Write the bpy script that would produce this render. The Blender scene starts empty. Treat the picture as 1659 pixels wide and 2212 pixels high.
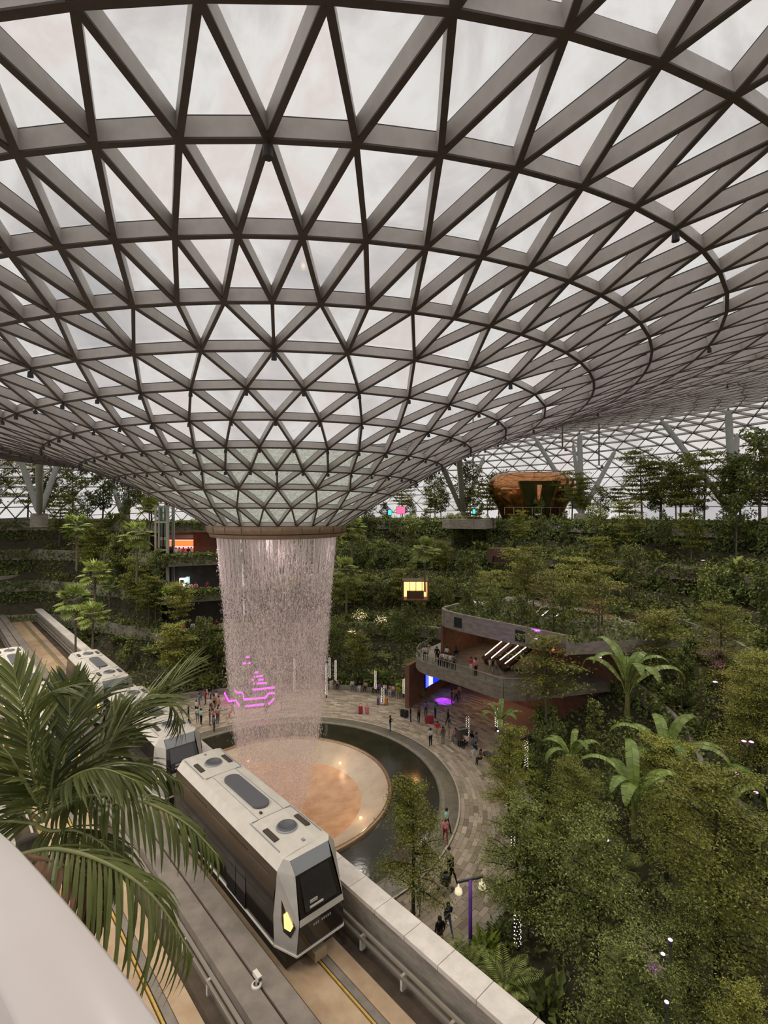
import bpy, math, random
import numpy as np
from mathutils import Vector, Matrix
random.seed(7); RNG = np.random.default_rng(11)
SC = bpy.context.scene; COL = SC.collection
PI = math.pi
# ------------------------------------------------------------------ camera, sky, lights, exposure
EYE = 21.4                      # eye height over the plaza (z = 0), metres
F = 1080.0                      # focal length in pixels of the 1659 x 2212 frame
cam = bpy.data.objects.new('camera', bpy.data.cameras.new('camera')); COL.objects.link(cam)
cam.location = (0, 0, EYE); cam.rotation_euler = (PI/2, 0, 0)
cam.data.sensor_fit = 'HORIZONTAL'; cam.data.sensor_width = 36; cam.data.lens = F/1659*36
cam.data.clip_start = .05; cam.data.clip_end = 600
SC.camera = cam
vs = SC.view_settings
vs.view_transform = 'Standard'; vs.look = 'None'; vs.exposure = 0.12; vs.gamma = 1.0; vs.use_curve_mapping = False
SC.cycles.max_bounces = 5; SC.cycles.diffuse_bounces = 2; SC.cycles.glossy_bounces = 2
SC.cycles.transparent_max_bounces = 18; SC.cycles.transmission_bounces = 3
SC.cycles.caustics_reflective = False; SC.cycles.caustics_refractive = False
SC.cycles.sample_clamp_indirect = 4; SC.cycles.use_adaptive_sampling = True; SC.cycles.adaptive_threshold = .04; SC.cycles.adaptive_min_samples = 16

def nn(nt, typ, **kw):
    n = nt.nodes.new(typ)
    for k, v in kw.items():
        if k in n.inputs: n.inputs[k].default_value = v
        else: setattr(n, k, v)
    return n
def lk(nt, a, b): nt.links.new(a, b)
def ramp(nt, fac, stops):
    r = nn(nt, 'ShaderNodeValToRGB'); e = r.color_ramp.elements
    while len(e) > 1: e.remove(e[-1])
    for i, (p, c) in enumerate(stops):
        x = e[0] if i == 0 else e.new(p)
        x.position = p; x.color = (*c, 1) if len(c) == 3 else c
    lk(nt, fac, r.inputs['Fac']); return r

W = bpy.data.worlds.new('overcast_sky'); SC.world = W; W.use_nodes = True
nt = W.node_tree; bg = nt.nodes['Background']
tc = nn(nt, 'ShaderNodeTexCoord')
nz = nn(nt, 'ShaderNodeTexNoise', Scale=4.2, Detail=7.0, Roughness=.58, Distortion=.5)
lk(nt, tc.outputs['Generated'], nz.inputs['Vector'])
cr = ramp(nt, nz.outputs['Fac'], [(.3, (.52, .50, .51)), (.43, (.68, .63, .62)), (.52, (.82, .79, .775)), (.6, (.78, .685, .665)), (.7, (.86, .83, .81))])
lk(nt, cr.outputs['Color'], bg.inputs['Color']); bg.inputs['Strength'].default_value = 0.9

# ------------------------------------------------------------------ shared helpers
AX, AY = -.2125*38.3, 38.3       # axis of the waterfall in plan
def at(px, py, z):               # where the sight line of a pixel meets the level z
    t = (EYE-z)*F/(py-1106); return Vector(((px-829.5)/F*t, t, z))
def atd(px, py, Y): return Vector(((px-829.5)/F*Y, Y, EYE-(py-1106)/F*Y))
def proj(p): return 829.5+F*p[0]/max(p[1], .01), 1106-F*(p[2]-EYE)/max(p[1], .01)
def pol(phi, r, z=0.0): return Vector((AX+r*math.cos(math.radians(phi)), AY+r*math.sin(math.radians(phi)), z))

def mat(name, c1, c2=None, scale=4.0, rough=.6, metal=0.0, spec=.4, bump=0.0, bscale=None, coord='Object', detail=4.0, stretch=None, emit=None, estr=0.0, lo=.35, hi=.65):
    m = bpy.data.materials.new(name); m.use_nodes = True; nt = m.node_tree; b = nt.nodes['Principled BSDF']
    b.inputs['Roughness'].default_value = rough; b.inputs['Metallic'].default_value = metal; b.inputs['Specular IOR Level'].default_value = spec
    b.inputs['Base Color'].default_value = (*c1, 1)
    if c2 is not None or bump:
        tc = nn(nt, 'ShaderNodeTexCoord'); src = tc.outputs[coord]
        if stretch:
            mp = nn(nt, 'ShaderNodeMapping'); mp.inputs['Scale'].default_value = stretch; lk(nt, src, mp.inputs['Vector']); src = mp.outputs['Vector']
        n = nn(nt, 'ShaderNodeTexNoise', Scale=scale, Detail=detail, Roughness=.6); lk(nt, src, n.inputs['Vector'])
        if c2 is not None:
            r = ramp(nt, n.outputs['Fac'], [(lo, c1), (hi, c2)]); lk(nt, r.outputs['Color'], b.inputs['Base Color'])
        if bump:
            n2 = nn(nt, 'ShaderNodeTexNoise', Scale=bscale or scale*4, Detail=3.0); lk(nt, src, n2.inputs['Vector'])
            bp = nn(nt, 'ShaderNodeBump', Strength=bump, Distance=.05); lk(nt, n2.outputs['Fac'], bp.inputs['Height']); lk(nt, bp.outputs['Normal'], b.inputs['Normal'])
    if emit:
        b.inputs['Emission Color'].default_value = (*emit, 1); b.inputs['Emission Strength'].default_value = estr
    return m
def leafmat(name, dark, light, tip=None, rough=.45, trans=.25):
    m = bpy.data.materials.new(name); m.use_nodes = True; nt = m.node_tree; b = nt.nodes['Principled BSDF']; out = nt.nodes['Material Output']
    g = nn(nt, 'ShaderNodeNewGeometry'); oi = nn(nt, 'ShaderNodeObjectInfo')
    a = nn(nt, 'ShaderNodeMath', operation='MULTIPLY_ADD'); lk(nt, oi.outputs['Random'], a.inputs[0]); a.inputs[1].default_value = .35
    mu = nn(nt, 'ShaderNodeMath', operation='MULTIPLY'); lk(nt, g.outputs['Random Per Island'], mu.inputs[0]); mu.inputs[1].default_value = .65
    lk(nt, mu.outputs[0], a.inputs[2])
    st = [(.05, dark), (.75, light)] + ([(.97, tip)] if tip else [])
    r = ramp(nt, a.outputs[0], st); lk(nt, r.outputs['Color'], b.inputs['Base Color'])
    b.inputs['Roughness'].default_value = rough; b.inputs['Specular IOR Level'].default_value = .35
    t = nn(nt, 'ShaderNodeBsdfTranslucent'); lk(nt, r.outputs['Color'], t.inputs['Color'])
    mx = nn(nt, 'ShaderNodeMixShader'); mx.inputs['Fac'].default_value = trans
    lk(nt, b.outputs[0], mx.inputs[1]); lk(nt, t.outputs[0], mx.inputs[2]); lk(nt, mx.outputs[0], out.inputs['Surface']); return m
def emat(name, col, s):
    m = bpy.data.materials.new(name); m.use_nodes = True; b = m.node_tree.nodes['Principled BSDF']
    b.inputs['Base Color'].default_value = (*[min(1, c) for c in col], 1); b.inputs['Emission Color'].default_value = (*col, 1); b.inputs['Emission Strength'].default_value = s
    b.inputs['Roughness'].default_value = .5; return m

def link(name, me, parent=None, mats=()):
    for m in mats:
        me.materials.append(m)
    o = bpy.data.objects.new(name, me); COL.objects.link(o)
    if parent: o.parent = parent
    return o
def tag(o, label=None, cat=None, group=None, kind=None):
    if label: o['label'] = label
    if cat: o['category'] = cat
    if group: o['group'] = group
    if kind: o['kind'] = kind
    return o
def empty(name, loc=(0, 0, 0), rz=0.0, **kw):
    o = bpy.data.objects.new(name, None); COL.objects.link(o); o.location = loc; o.rotation_euler = (0, 0, rz); o.empty_display_size = .1
    return tag(o, **kw)
def dup(o, parent=None):
    c = o.copy(); COL.objects.link(c); c.parent = parent
    for ch in list(o.children): dup(ch, c)
    return c
def lamp(typ, loc, energy, col, parent=None, size=.2, spot=None, aim=None, blend=.5):
    l = bpy.data.lights.new('lamp_light', typ); l.energy = energy; l.color = col
    if typ == 'AREA': l.size = size
    else: l.shadow_soft_size = size
    if spot: l.spot_size = spot; l.spot_blend = blend
    o = bpy.data.objects.new('lamp_light', l); COL.objects.link(o); o.location = loc
    if aim is not None: o.rotation_euler = (Vector(aim)-Vector(loc)).to_track_quat('-Z', 'Y').to_euler()
    if parent: o.parent = parent
    return o

class MB:
    def __init__(s): s.v = []; s.f = []; s.m = []
    def add(s, vs, fs, mi=0):
        n = len(s.v); s.v += [tuple(v) for v in vs]; s.f += [tuple(i+n for i in f) for f in fs]; s.m += [mi]*len(fs); return s
    def box(s, c, size, R=None, mi=0, taper=1.0):
        hx, hy, hz = size[0]/2, size[1]/2, size[2]/2; c = Vector(c)
        vs = [Vector((x*hx*(taper if z > 0 else 1), y*hy*(taper if z > 0 else 1), z*hz)) for z in (-1, 1) for x, y in ((-1, -1), (1, -1), (1, 1), (-1, 1))]
        if R is not None: vs = [R @ v for v in vs]
        return s.add([v+c for v in vs], [(3, 2, 1, 0), (4, 5, 6, 7), (0, 1, 5, 4), (1, 2, 6, 5), (2, 3, 7, 6), (3, 0, 4, 7)], mi)
    def bar(s, a, b, w, d, up=(0, 0, 1), off=0.0, mi=0):           # box from a to b; width w, depth d along up, starting at off
        a = Vector(a); b = Vector(b); t = (b-a).normalized(); u = Vector(up); u = (u-t*u.dot(t)).normalized(); x = t.cross(u)*(w/2)
        l, h = u*off, u*(off+d)
        return s.add([a-x+l, a+x+l, a+x+h, a-x+h, b-x+l, b+x+l, b+x+h, b-x+h], [(0, 1, 2, 3), (7, 6, 5, 4), (0, 4, 5, 1), (1, 5, 6, 2), (2, 6, 7, 3), (3, 7, 4, 0)], mi)
    def tube(s, pts, rad, n=6, mi=0, cap=True):
        pts = [Vector(p) for p in pts]; rad = rad if hasattr(rad, '__len__') else [rad]*len(pts); vs = []; x = None
        for i, p in enumerate(pts):
            t = (pts[min(i+1, len(pts)-1)]-pts[max(i-1, 0)]).normalized()
            if x is None: x = t.orthogonal().normalized()
            x = (x-t*x.dot(t)).normalized(); y = t.cross(x)
            vs += [p+(x*math.cos(2*PI*k/n)+y*math.sin(2*PI*k/n))*rad[i] for k in range(n)]
        fs = [(i*n+k, i*n+(k+1) % n, (i+1)*n+(k+1) % n, (i+1)*n+k) for i in range(len(pts)-1) for k in range(n)]
        if cap: fs += [tuple(range(n-1, -1, -1)), tuple((len(pts)-1)*n+k for k in range(n))]
        return s.add(vs, fs, mi)
    def lathe(s, prof, n=64, c=(0, 0), a0=0.0, a1=2*PI, mi=0):
        full = abs(a1-a0-2*PI) < 1e-6; m = n if full else n+1; k = len(prof)
        vs = [(c[0]+r*math.cos(a0+(a1-a0)*i/n), c[1]+r*math.sin(a0+(a1-a0)*i/n), z) for i in range(m) for r, z in prof]
        fs = [(i*k+j, ((i+1) % m)*k+j, ((i+1) % m)*k+j+1, i*k+j+1) for i in range(n) for j in range(k-1)]
        return s.add(vs, fs, mi)
    def poly(s, pts, thick, up=(0, 0, 1), mi=0):                   # prism on a polygon
        pts = [Vector(p) for p in pts]; n = len(pts); u = Vector(up)*thick
        return s.add(pts+[p+u for p in pts], [tuple(range(n-1, -1, -1)), tuple(range(n, 2*n))]+[(i, (i+1) % n, n+(i+1) % n, n+i) for i in range(n)], mi)
    def build(s, name, mats, parent=None, smooth=False):
        me = bpy.data.meshes.new(name); me.from_pydata(s.v, [], s.f)
        mats = mats if isinstance(mats, (list, tuple)) else [mats]
        if len(mats) > 1: me.polygons.foreach_set('material_index', s.m)
        if smooth: me.polygons.foreach_set('use_smooth', [True]*len(s.f))
        me.update(); return link(name, me, parent, mats)
def npmesh(name, V, FC, mat_idx=None, smooth=False):               # numpy arrays: V (n,3), FC (m,3 or 4)
    me = bpy.data.meshes.new(name); k = FC.shape[1]
    me.vertices.add(len(V)); me.vertices.foreach_set('co', np.asarray(V, np.float32).ravel())
    me.loops.add(FC.size); me.loops.foreach_set('vertex_index', FC.astype(np.int32).ravel())
    me.polygons.add(len(FC)); me.polygons.foreach_set('loop_start', np.arange(0, FC.size, k, dtype=np.int32))
    if mat_idx is not None: me.polygons.foreach_set('material_index', np.asarray(mat_idx, np.int32))
    if smooth: me.polygons.foreach_set('use_smooth', np.ones(len(FC), bool))
    me.update(calc_edges=True); me.validate(); return me

# ------------------------------------------------------------------ materials of the setting
steel = mat('painted_steel', (.56, .52, .48), (.49, .455, .42), 3, .42, 0, .4)
shade_strip = mat('painted_underside_shade', (.075, .058, .05), (.095, .075, .062), 3, .5, 0, .3)  # shade on the beam undersides, put into colour as a dark strip
steel_in = mat('warm_steel', (.66, .61, .54), (.58, .53, .47), 3, .4, 0, .4)
gasket = mat('gasket', (.05, .05, .05), rough=.6)
concrete = mat('board_concrete', (.20, .18, .15), (.31, .28, .235), 1.3, .85, 0, .2, .25, 6, stretch=(1, 1, 3))
concrete_pale = mat('pale_concrete', (.56, .51, .46), (.66, .61, .56), 2.2, .8, 0, .2, .1, 20)
white_gloss = mat('white_composite', (.76, .69, .64), (.80, .745, .70), 1.2, .22, 0, .5)
def glassmat(name, tint, gloss=.08, wet=False):
    m = bpy.data.materials.new(name); m.use_nodes = True; nt = m.node_tree; nt.nodes.remove(nt.nodes['Principled BSDF']); out = nt.nodes['Material Output']
    tr = nn(nt, 'ShaderNodeBsdfTransparent'); tr.inputs['Color'].default_value = (*tint, 1)
    gl = nn(nt, 'ShaderNodeBsdfGlossy'); gl.inputs['Roughness'].default_value = .06
    fr = nn(nt, 'ShaderNodeLayerWeight', Blend=.18); ml = nn(nt, 'ShaderNodeMath', operation='MULTIPLY'); lk(nt, fr.outputs['Fresnel'], ml.inputs[0]); ml.inputs[1].default_value = gloss*4
    mx = nn(nt, 'ShaderNodeMixShader'); lk(nt, ml.outputs[0], mx.inputs['Fac']); lk(nt, tr.outputs[0], mx.inputs[1]); lk(nt, gl.outputs[0], mx.inputs[2])
    sh = mx.outputs[0]
    if wet:                                                         # a film of running water: bright wavelets and a milky veil
        tc = nn(nt, 'ShaderNodeTexCoord'); mp = nn(nt, 'ShaderNodeMapping'); mp.inputs['Scale'].default_value = (1, 1, 2.2); lk(nt, tc.outputs['Object'], mp.inputs['Vector'])
        n1 = nn(nt, 'ShaderNodeTexNoise', Scale=2.6, Detail=4.0, Distortion=1.2); lk(nt, mp.outputs['Vector'], n1.inputs['Vector'])
        ab = nn(nt, 'ShaderNodeMath', operation='SUBTRACT'); lk(nt, n1.outputs['Fac'], ab.inputs[0]); ab.inputs[1].default_value = .5
        a2 = nn(nt, 'ShaderNodeMath', operation='ABSOLUTE'); lk(nt, ab.outputs[0], a2.inputs[0])
        r = ramp(nt, a2.outputs[0], [(0, (.95, .95, .95)), (.035, (.62, .62, .62)), (.13, (.5, .5, .5))])
        df = nn(nt, 'ShaderNodeBsdfTranslucent'); df.inputs['Color'].default_value = (.9, .96, .84, 1)
        d2 = nn(nt, 'ShaderNodeBsdfDiffuse'); d2.inputs['Color'].default_value = (.86, .93, .8, 1)
        m0 = nn(nt, 'ShaderNodeMixShader'); m0.inputs['Fac'].default_value = .1; lk(nt, df.outputs[0], m0.inputs[1]); lk(nt, d2.outputs[0], m0.inputs[2])
        m2 = nn(nt, 'ShaderNodeMixShader'); lk(nt, r.outputs['Color'], m2.inputs['Fac']); lk(nt, sh, m2.inputs[1]); lk(nt, m0.outputs[0], m2.inputs[2]); sh = m2.outputs[0]
    lk(nt, sh, out.inputs['Surface']); return m
glass = glassmat('roof_glass', (.982, .99, .982), .02)
glass_wet = glassmat('wet_roof_glass', (.955, .985, .95), .03, True)

# ------------------------------------------------------------------ ceiling: the glass gridshell funnel
# every ring: radius, height over the eye, phase, centre shift x y, tilt x y, angular warp, stretch, warp 2  (N nodes)
RINGS = [
 (24, 5.135, -1.078, -.048, .071, -.011, -.016, .080, -.089, .003, -.109),
 (24, 7.105, .117, -.467, -.059, .025, -.045, .104, -.056, -.024, -.002),
 (24, 9.271, 1.183, .049, -.120, .031, .0, .126, -.024, -.041, .1),
 (48, 11.491, 2.153, .106, -.203, .040, -.002, .078, -.015, -.058, .184),
 (48, 13.815, 3.004, .595, -.214, .034, .177, .163, .010, -.082, .255),
 (48, 16.254, 3.762, .037, -.171, .002, .353, .343, .033, -.105, .309),
 (48, 18.825, 4.464, .521, -.156, -.063, .600, .390, .020, -.111, .379),
 (48, 21.489, 4.991, -.058, .020, -.148, .870, .518, .016, -.127, .469),
 (96, 24.199, 5.357, -.390, .383, -.235, 1.153, .672, .020, -.144, .553),
 (96, 26.878, 5.787, -.128, .766, -.315, 1.502, .698, .021, -.158, .597),
 (96, 29.535, 6.320, -.934, 1.326, -.398, 1.770, .488, .027, -.175, .620),
 (96, 32.161, 6.682, -.886, 2.172, -.441, 2.030, .191, .045, -.204, .644)]
STEP = ['b', 'a', 2, 'a', 'b', 'a', 'b', 2, 'a', 'b', 'a']           # how ring k+1 joins ring k
_r = [35.2, 38.3, 41.4, 44.5, 47.6, 50.7, 53.4, 55.9, 58.3, 60.6, 62.8, 64.9, 66.8, 68.5, 70.0, 71.3, 72.3, 73.1, 73.7, 74.1, 74.3]
_h = [7.3, 7.9, 8.5, 9.1, 9.7, 10.2, 10.55, 10.8, 10.95, 11.0, 10.9, 10.5, 9.9, 9.0, 7.9, 6.6, 5.1, 3.5, 1.8, 0.0, -1.9]
for i, (r, h) in enumerate(zip(_r, _h)):
    k = min(1, (i+1)/8)
    RINGS.append((96 if i < 6 else 192, r, h, -.886+(.5 if i % 2 == 0 else 0) if i < 6 else -1.772+(.5 if i % 2 else 0), 2.17+k*1.5, -.44+k*1.2, 2.03*(1+.25*k), .19-k*1.2, .045, -.204+.09*k, .644))
    STEP.append(2 if i == 6 else 'a' if (i % 2 == 0) == (i < 6) else 'b')
YAW = math.atan2(AX, AY)
def ring_nodes(q):
    N, r, h, ph, cx, cy, hx, hy, w, e, w2 = q
    t0 = (np.arange(N)-N//2+ph)*2*PI/N; t = t0+w*np.sin(t0)+w2*(1-np.cos(t0))
    x = cx+r*(1+e)*np.sin(t); y = cy-r*np.cos(t)
    return np.stack([AX+math.cos(YAW)*x+math.sin(YAW)*y, AY-math.sin(YAW)*x+math.cos(YAW)*y, EYE+h+hx*np.sin(t)+hy*np.cos(t)], 1)
NODES = [ring_nodes(q) for q in RINGS]
edges = []; tris = []                                               # nodes are (ring, index)
for k, P in enumerate(NODES):
    N = len(P); c = N//2
    edges += [((k, j), (k, (j+1) % N)) for j in range(N)]
    if k == 0: continue
    L = NODES[k-1]; M_ = len(L); s = STEP[k-1]
    if s == 2:
        for i in range(M_):
            u = [(c+2*(i-M_//2)+d) % N for d in (-1, 0, 1)]
            for x in u: edges.append(((k-1, i), (k, x)))
            tris += [((k-1, i), (k, u[0]), (k, u[1])), ((k-1, i), (k, u[1]), (k, u[2])), ((k-1, i), (k, u[2]), (k-1, (i+1) % M_))]
    else:
        d = 0 if s == 'a' else -1
        for j in range(N):
            a, b = (j+d) % N, (j+d+1) % N
            edges += [((k, j), (k-1, a)), ((k, j), (k-1, b))]
            tris += [((k, j), (k-1, b), (k-1, a)), ((k, j), (k, (j+1) % N), (k-1, b))]
NOR = [np.zeros_like(P) for P in NODES]
for t in tris:
    a, b, c = (NODES[k][i] for k, i in t); n = np.cross(b-a, c-a)
    ctr = (a+b+c)/3; rad = np.array([ctr[0]-AX, ctr[1]-AY, 0])
    k = t[0][0]
    ref = np.array([0, 0, 1.]) if k < 21 else rad/np.linalg.norm(rad)+np.array([0, 0, .6])
    if n @ ref < 0: n = -n
    n /= np.linalg.norm(n)+1e-9
    for q, i in t: NOR[q][i] += n
for n in NOR: n /= np.linalg.norm(n, axis=1, keepdims=True)+1e-9
def seen(c, mx=500):
    if c[1] < 2: return False
    x, y = proj(c); return -mx < x < 1659+mx and -mx < y < 2212
ceiling = tag(empty('ceiling', (AX, AY, EYE)), label='glass gridshell roof drawn down into a funnel over the garden', kind='structure')
def local(v): return Vector(v)-Vector((AX, AY, EYE))
def depth_of(k): return (.32, .10) if k < 3 else (.37, .105) if k < 8 else (.43, .125) if k < 18 else (.34, .10)
items = []
for (k, i), (k2, j) in edges:
    a, b = NODES[k][i], NODES[k2][j]; c = (a+b)/2
    if not seen(c): continue
    x, y = proj(c); inside = 0 < x < 1659 and 0 < y < 1200
    items.append((np.linalg.norm(b-a)/np.linalg.norm(c-np.array([0, 0, EYE]))*(1 if inside else .15), k, a, b, NOR[k][i]+NOR[k2][j]))
items.sort(key=lambda q: -q[0])
rest = MB()
for q, (sz, k, a, b, n) in enumerate(items):
    d, w = depth_of(k); m = MB() if q < 300 else rest
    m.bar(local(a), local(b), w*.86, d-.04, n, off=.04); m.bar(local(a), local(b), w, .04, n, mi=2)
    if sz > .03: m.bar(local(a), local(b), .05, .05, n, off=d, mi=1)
    if q < 300: m.build('beam', [steel, gasket, shade_strip], ceiling)
tag(rest.build('lattice', [steel, gasket, shade_strip], ceiling), kind='stuff')
pi = []
for t in tris:
    ps = [NODES[k][i] for k, i in t]; c = sum(ps)/3
    if not seen(c): continue
    n = sum(NOR[k][i] for k, i in t); n = n/np.linalg.norm(n); kk = max(k for k, i in t); dd = depth_of(kk)[0]+.055
    x, y = proj(c); inside = 0 < x < 1659 and 0 < y < 1200
    area = np.linalg.norm(np.cross(ps[1]-ps[0], ps[2]-ps[0]))
    pi.append((area/np.dot(c-np.array([0, 0, EYE]), c-np.array([0, 0, EYE]))*(1 if inside else .15), kk, [Vector(c+(p-c)*.985+n*dd) for p in ps], Vector(n)))
pi.sort(key=lambda q: -q[0])
restp = MB(); restw = MB()
for q, (sz, kk, ps, n) in enumerate(pi):
    m = MB() if q < 300 else (restw if kk <= 4 else restp)
    ps = [local(p) for p in ps]
    if (ps[1]-ps[0]).cross(ps[2]-ps[0]).dot(n) < 0: ps = ps[::-1]
    m.poly(ps, .024, n)
    if kk <= 4: m.m[-5] = 1                                          # the water film clings to the inner face only
    if q < 300: m.build('pane', [glass, glass_wet] if kk <= 4 else glass, ceiling)
tag(restp.build('glazing', glass, ceiling), kind='stuff'); 
if restw.v: tag(restw.build('wet_glazing', [glass, glass_wet], ceiling), kind='stuff')

# collar under the funnel
bronze = mat('bronze_collar', (.36, .24, .15), (.44, .31, .2), 2, .45, .25, .5)
collar = empty('water_collar', (AX, AY, EYE-1.1), label='bronze-brown ring collar at the foot of the glass funnel', cat='ring')
zc = EYE-1.1
MB().lathe([(5.2, .12), (5.24, .02), (5.2, -.35), (5.02, -.42), (5.0, -.5), (4.92, -.72), (4.55, -.78), (4.5, -.3), (4.5, .12), (5.2, .12)], 72).build('collar_body', bronze, collar, True)
MB().lathe([(5.03, -.40), (5.06, -.44), (5.03, -.48)], 72).build('shadow_groove', gasket, collar)
for i in range(24):
    a = 2*PI*i/24
    MB().bar((5.21*math.cos(a), 5.21*math.sin(a), -.36), (5.25*math.cos(a), 5.25*math.sin(a), .05), .02, .02, (math.cos(a), math.sin(a), 0)).build('panel_joint', gasket, collar)

# spot housings below the funnel nodes, then added fill lamps farther out
fixm = mat('fixture_black', (.03, .028, .026), rough=.5)
ROOF_FILL = []
for k, step in ((3, 1), (4, 1), (5, 1), (6, 1)):
    for i in range(0, len(NODES[k]), step):
        p = NODES[k][i]
        if not seen(p, 60): continue
        m = MB(); q = local(p)-Vector(NOR[k][i])*.0
        m.tube([q, q-Vector((0, 0, .07)), q-Vector((0, 0, .09)), q-Vector((0, 0, .24))], [.03, .03, .075, .085], 8); m.build('spot_or_added_fill_housing', fixm, ceiling)
for k, idx, pw in ((7, range(0, 48, 4), 700), (10, range(0, 96, 6), 1600), (14, range(0, 96, 5), 4800)):  # fill lamps added under the roof to brighten the garden
    for i in idx:
        p = NODES[k][i]
        if p[1] < 4: continue
        m = MB(); q = local(p); m.tube([q, q-Vector((0, 0, .07)), q-Vector((0, 0, .09)), q-Vector((0, 0, .3))], [.03, .03, .085, .1], 8); m.build('spot_or_added_fill_housing', fixm, ceiling)  # housing added to carry the fill lamp
        l = lamp('SPOT', local(p)-Vector((0, 0, .35)), pw, (1, .92, .80), ceiling, .5, 2.3, blend=.8); ROOF_FILL.append(l)
# ------------------------------------------------------------------ pool, bowl, plaza
RB, RP = 8.7, 12.6
bowlm = mat('bowl_glow_orange', (.47, .25, .125), (.60, .37, .215), .9, .3, 0, .5, .1, 3)  # warm lamp glow in the acrylic bowl, put into its orange base colour
rimm = mat('bowl_rim', (.30, .2, .12), rough=.25, metal=.5)
palem = mat('bowl_apron', (.44, .35, .25), (.54, .45, .34), .8, .3)
poolwater = mat('dark_pool_water', (.022, .021, .014), (.035, .032, .02), .6, .1, 0, .5, .06, 5)
bowl = empty('water_bowl', (AX, AY, 0), label='wide shallow acrylic basin, warm orange glow coloured in, receiving the waterfall', cat='basin')
MB().lathe([(8.45, .18), (7.6, -.35), (6.4, -.8)], 96).build('apron', palem, bowl, True)
MB().lathe([(6.4, -.8), (4.5, -1.3), (2, -1.6), (.02, -1.7)], 96).build('basin', bowlm, bowl, True)
MB().lathe([(8.45, .18), (8.5, .3), (8.7, .32), (8.78, .2), (8.78, -.4)], 96).build('rim', rimm, bowl, True)
pw = MB().lathe([(8.75, .06), (12.35, .06)], 96).build('pool_water', poolwater); pw.location = (AX, AY, 0)
tag(pw, 'still dark water ringing the basin', 'pool')
edge = MB().lathe([(12.3, -.2), (12.32, .12), (12.75, .13), (12.8, .1), (13.7, .1), (13.75, 0)], 120)
edgem = mat('wet_edge_stone', (.15, .135, .1), (.22, .2, .15), 2, .35)
eo = edge.build('pool_kerb', edgem, None, True); eo.location = (AX, AY, 0); tag(eo, 'dark stone kerb running around the pool', 'kerb', kind='structure')
trimm = mat('pale_inlay', (.42, .37, .29), rough=.5)
tr = MB().lathe([(13.72, .11), (13.72, .125), (13.84, .125), (13.84, .11)], 120).build('trim_1', trimm); tr.location = (AX, AY, 0); tag(tr, kind='structure')
# floor with pavers
groundm = mat('joint_mortar', (.11, .09, .07), (.15, .13, .1), 3, .9)
fl = tag(MB().lathe([(12, -.02), (19, -.02), (70, -.06)], 90).build('floor', groundm), 'plaza floor of brown-grey stone setts', kind='structure'); fl.location = (AX, AY, 0)
def islandmat(name, cs, rough=.75, spec=.3):
    m = bpy.data.materials.new(name); m.use_nodes = True; nt = m.node_tree; b = nt.nodes['Principled BSDF']
    g = nn(nt, 'ShaderNodeNewGeometry'); oi = nn(nt, 'ShaderNodeObjectInfo'); ad = nn(nt, 'ShaderNodeMath', operation='ADD'); fr = nn(nt, 'ShaderNodeMath', operation='FRACT')
    lk(nt, g.outputs['Random Per Island'], ad.inputs[0]); lk(nt, oi.outputs['Random'], ad.inputs[1]); lk(nt, ad.outputs[0], fr.inputs[0])
    r = ramp(nt, fr.outputs[0], [(i/(len(cs)-1), c) for i, c in enumerate(cs)]); lk(nt, r.outputs['Color'], b.inputs['Base Color'])
    b.inputs['Roughness'].default_value = rough; b.inputs['Specular IOR Level'].default_value = spec; return m
paverm = islandmat('stone_setts', [(.2, .16, .12), (.33, .27, .20), (.42, .35, .27), (.26, .21, .155), (.5, .43, .33)])
pv = []
rr = 13.86
while rr < 27:
    w = .3; n = int(2*PI*rr/.8); o = random.random()
    for i in range(n):
        a = 2*PI*(i+o)/n; ph = (math.degrees(a)+90) % 360-90
        if -72 < ph < 165 and (rr < 23.5 or 40 < ph < 75) or (rr < 19 and ph <= -72): pv.append((rr+w/2, a, w, 2*PI*rr/n))
    rr += w+.012
pvs = []
for (r, a, w, l) in pv:
    p = (AX+r*math.cos(a), AY+r*math.sin(a)); sz = -(p[0]**2+p[1]**2) if -90 < (proj((p[0], p[1], 0))[0]) < 1250 else -9e9
    pvs.append((sz, r, a, w, l))
pvs.sort(key=lambda q: -q[0])
def paver_corners(r, a, w, l, z0, z1):
    da = (l-.014)/2/r; o = []
    for z in (z0, z1):
        for rr_, s in ((r-w/2, -1), (r+w/2, -1), (r+w/2, 1), (r-w/2, 1)): o.append((rr_*math.cos(a+s*da), rr_*math.sin(a+s*da), z))
    return o
BF = [(3, 2, 1, 0), (4, 5, 6, 7), (0, 1, 5, 4), (1, 2, 6, 5), (2, 3, 7, 6), (3, 0, 4, 7)]
restm = MB()
for q, (sz, r, a, w, l) in enumerate(pvs):
    z1 = .018+random.random()*.016
    if q < 300 and sz > -8e9: MB().add(paver_corners(r, a, w, l, -.04, z1), BF).build('sett', paverm, fl)
    else: restm.add(paver_corners(r, a, w, l, -.04, z1), BF)
tag(restm.build('setts', paverm, fl), kind='stuff')

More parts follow.
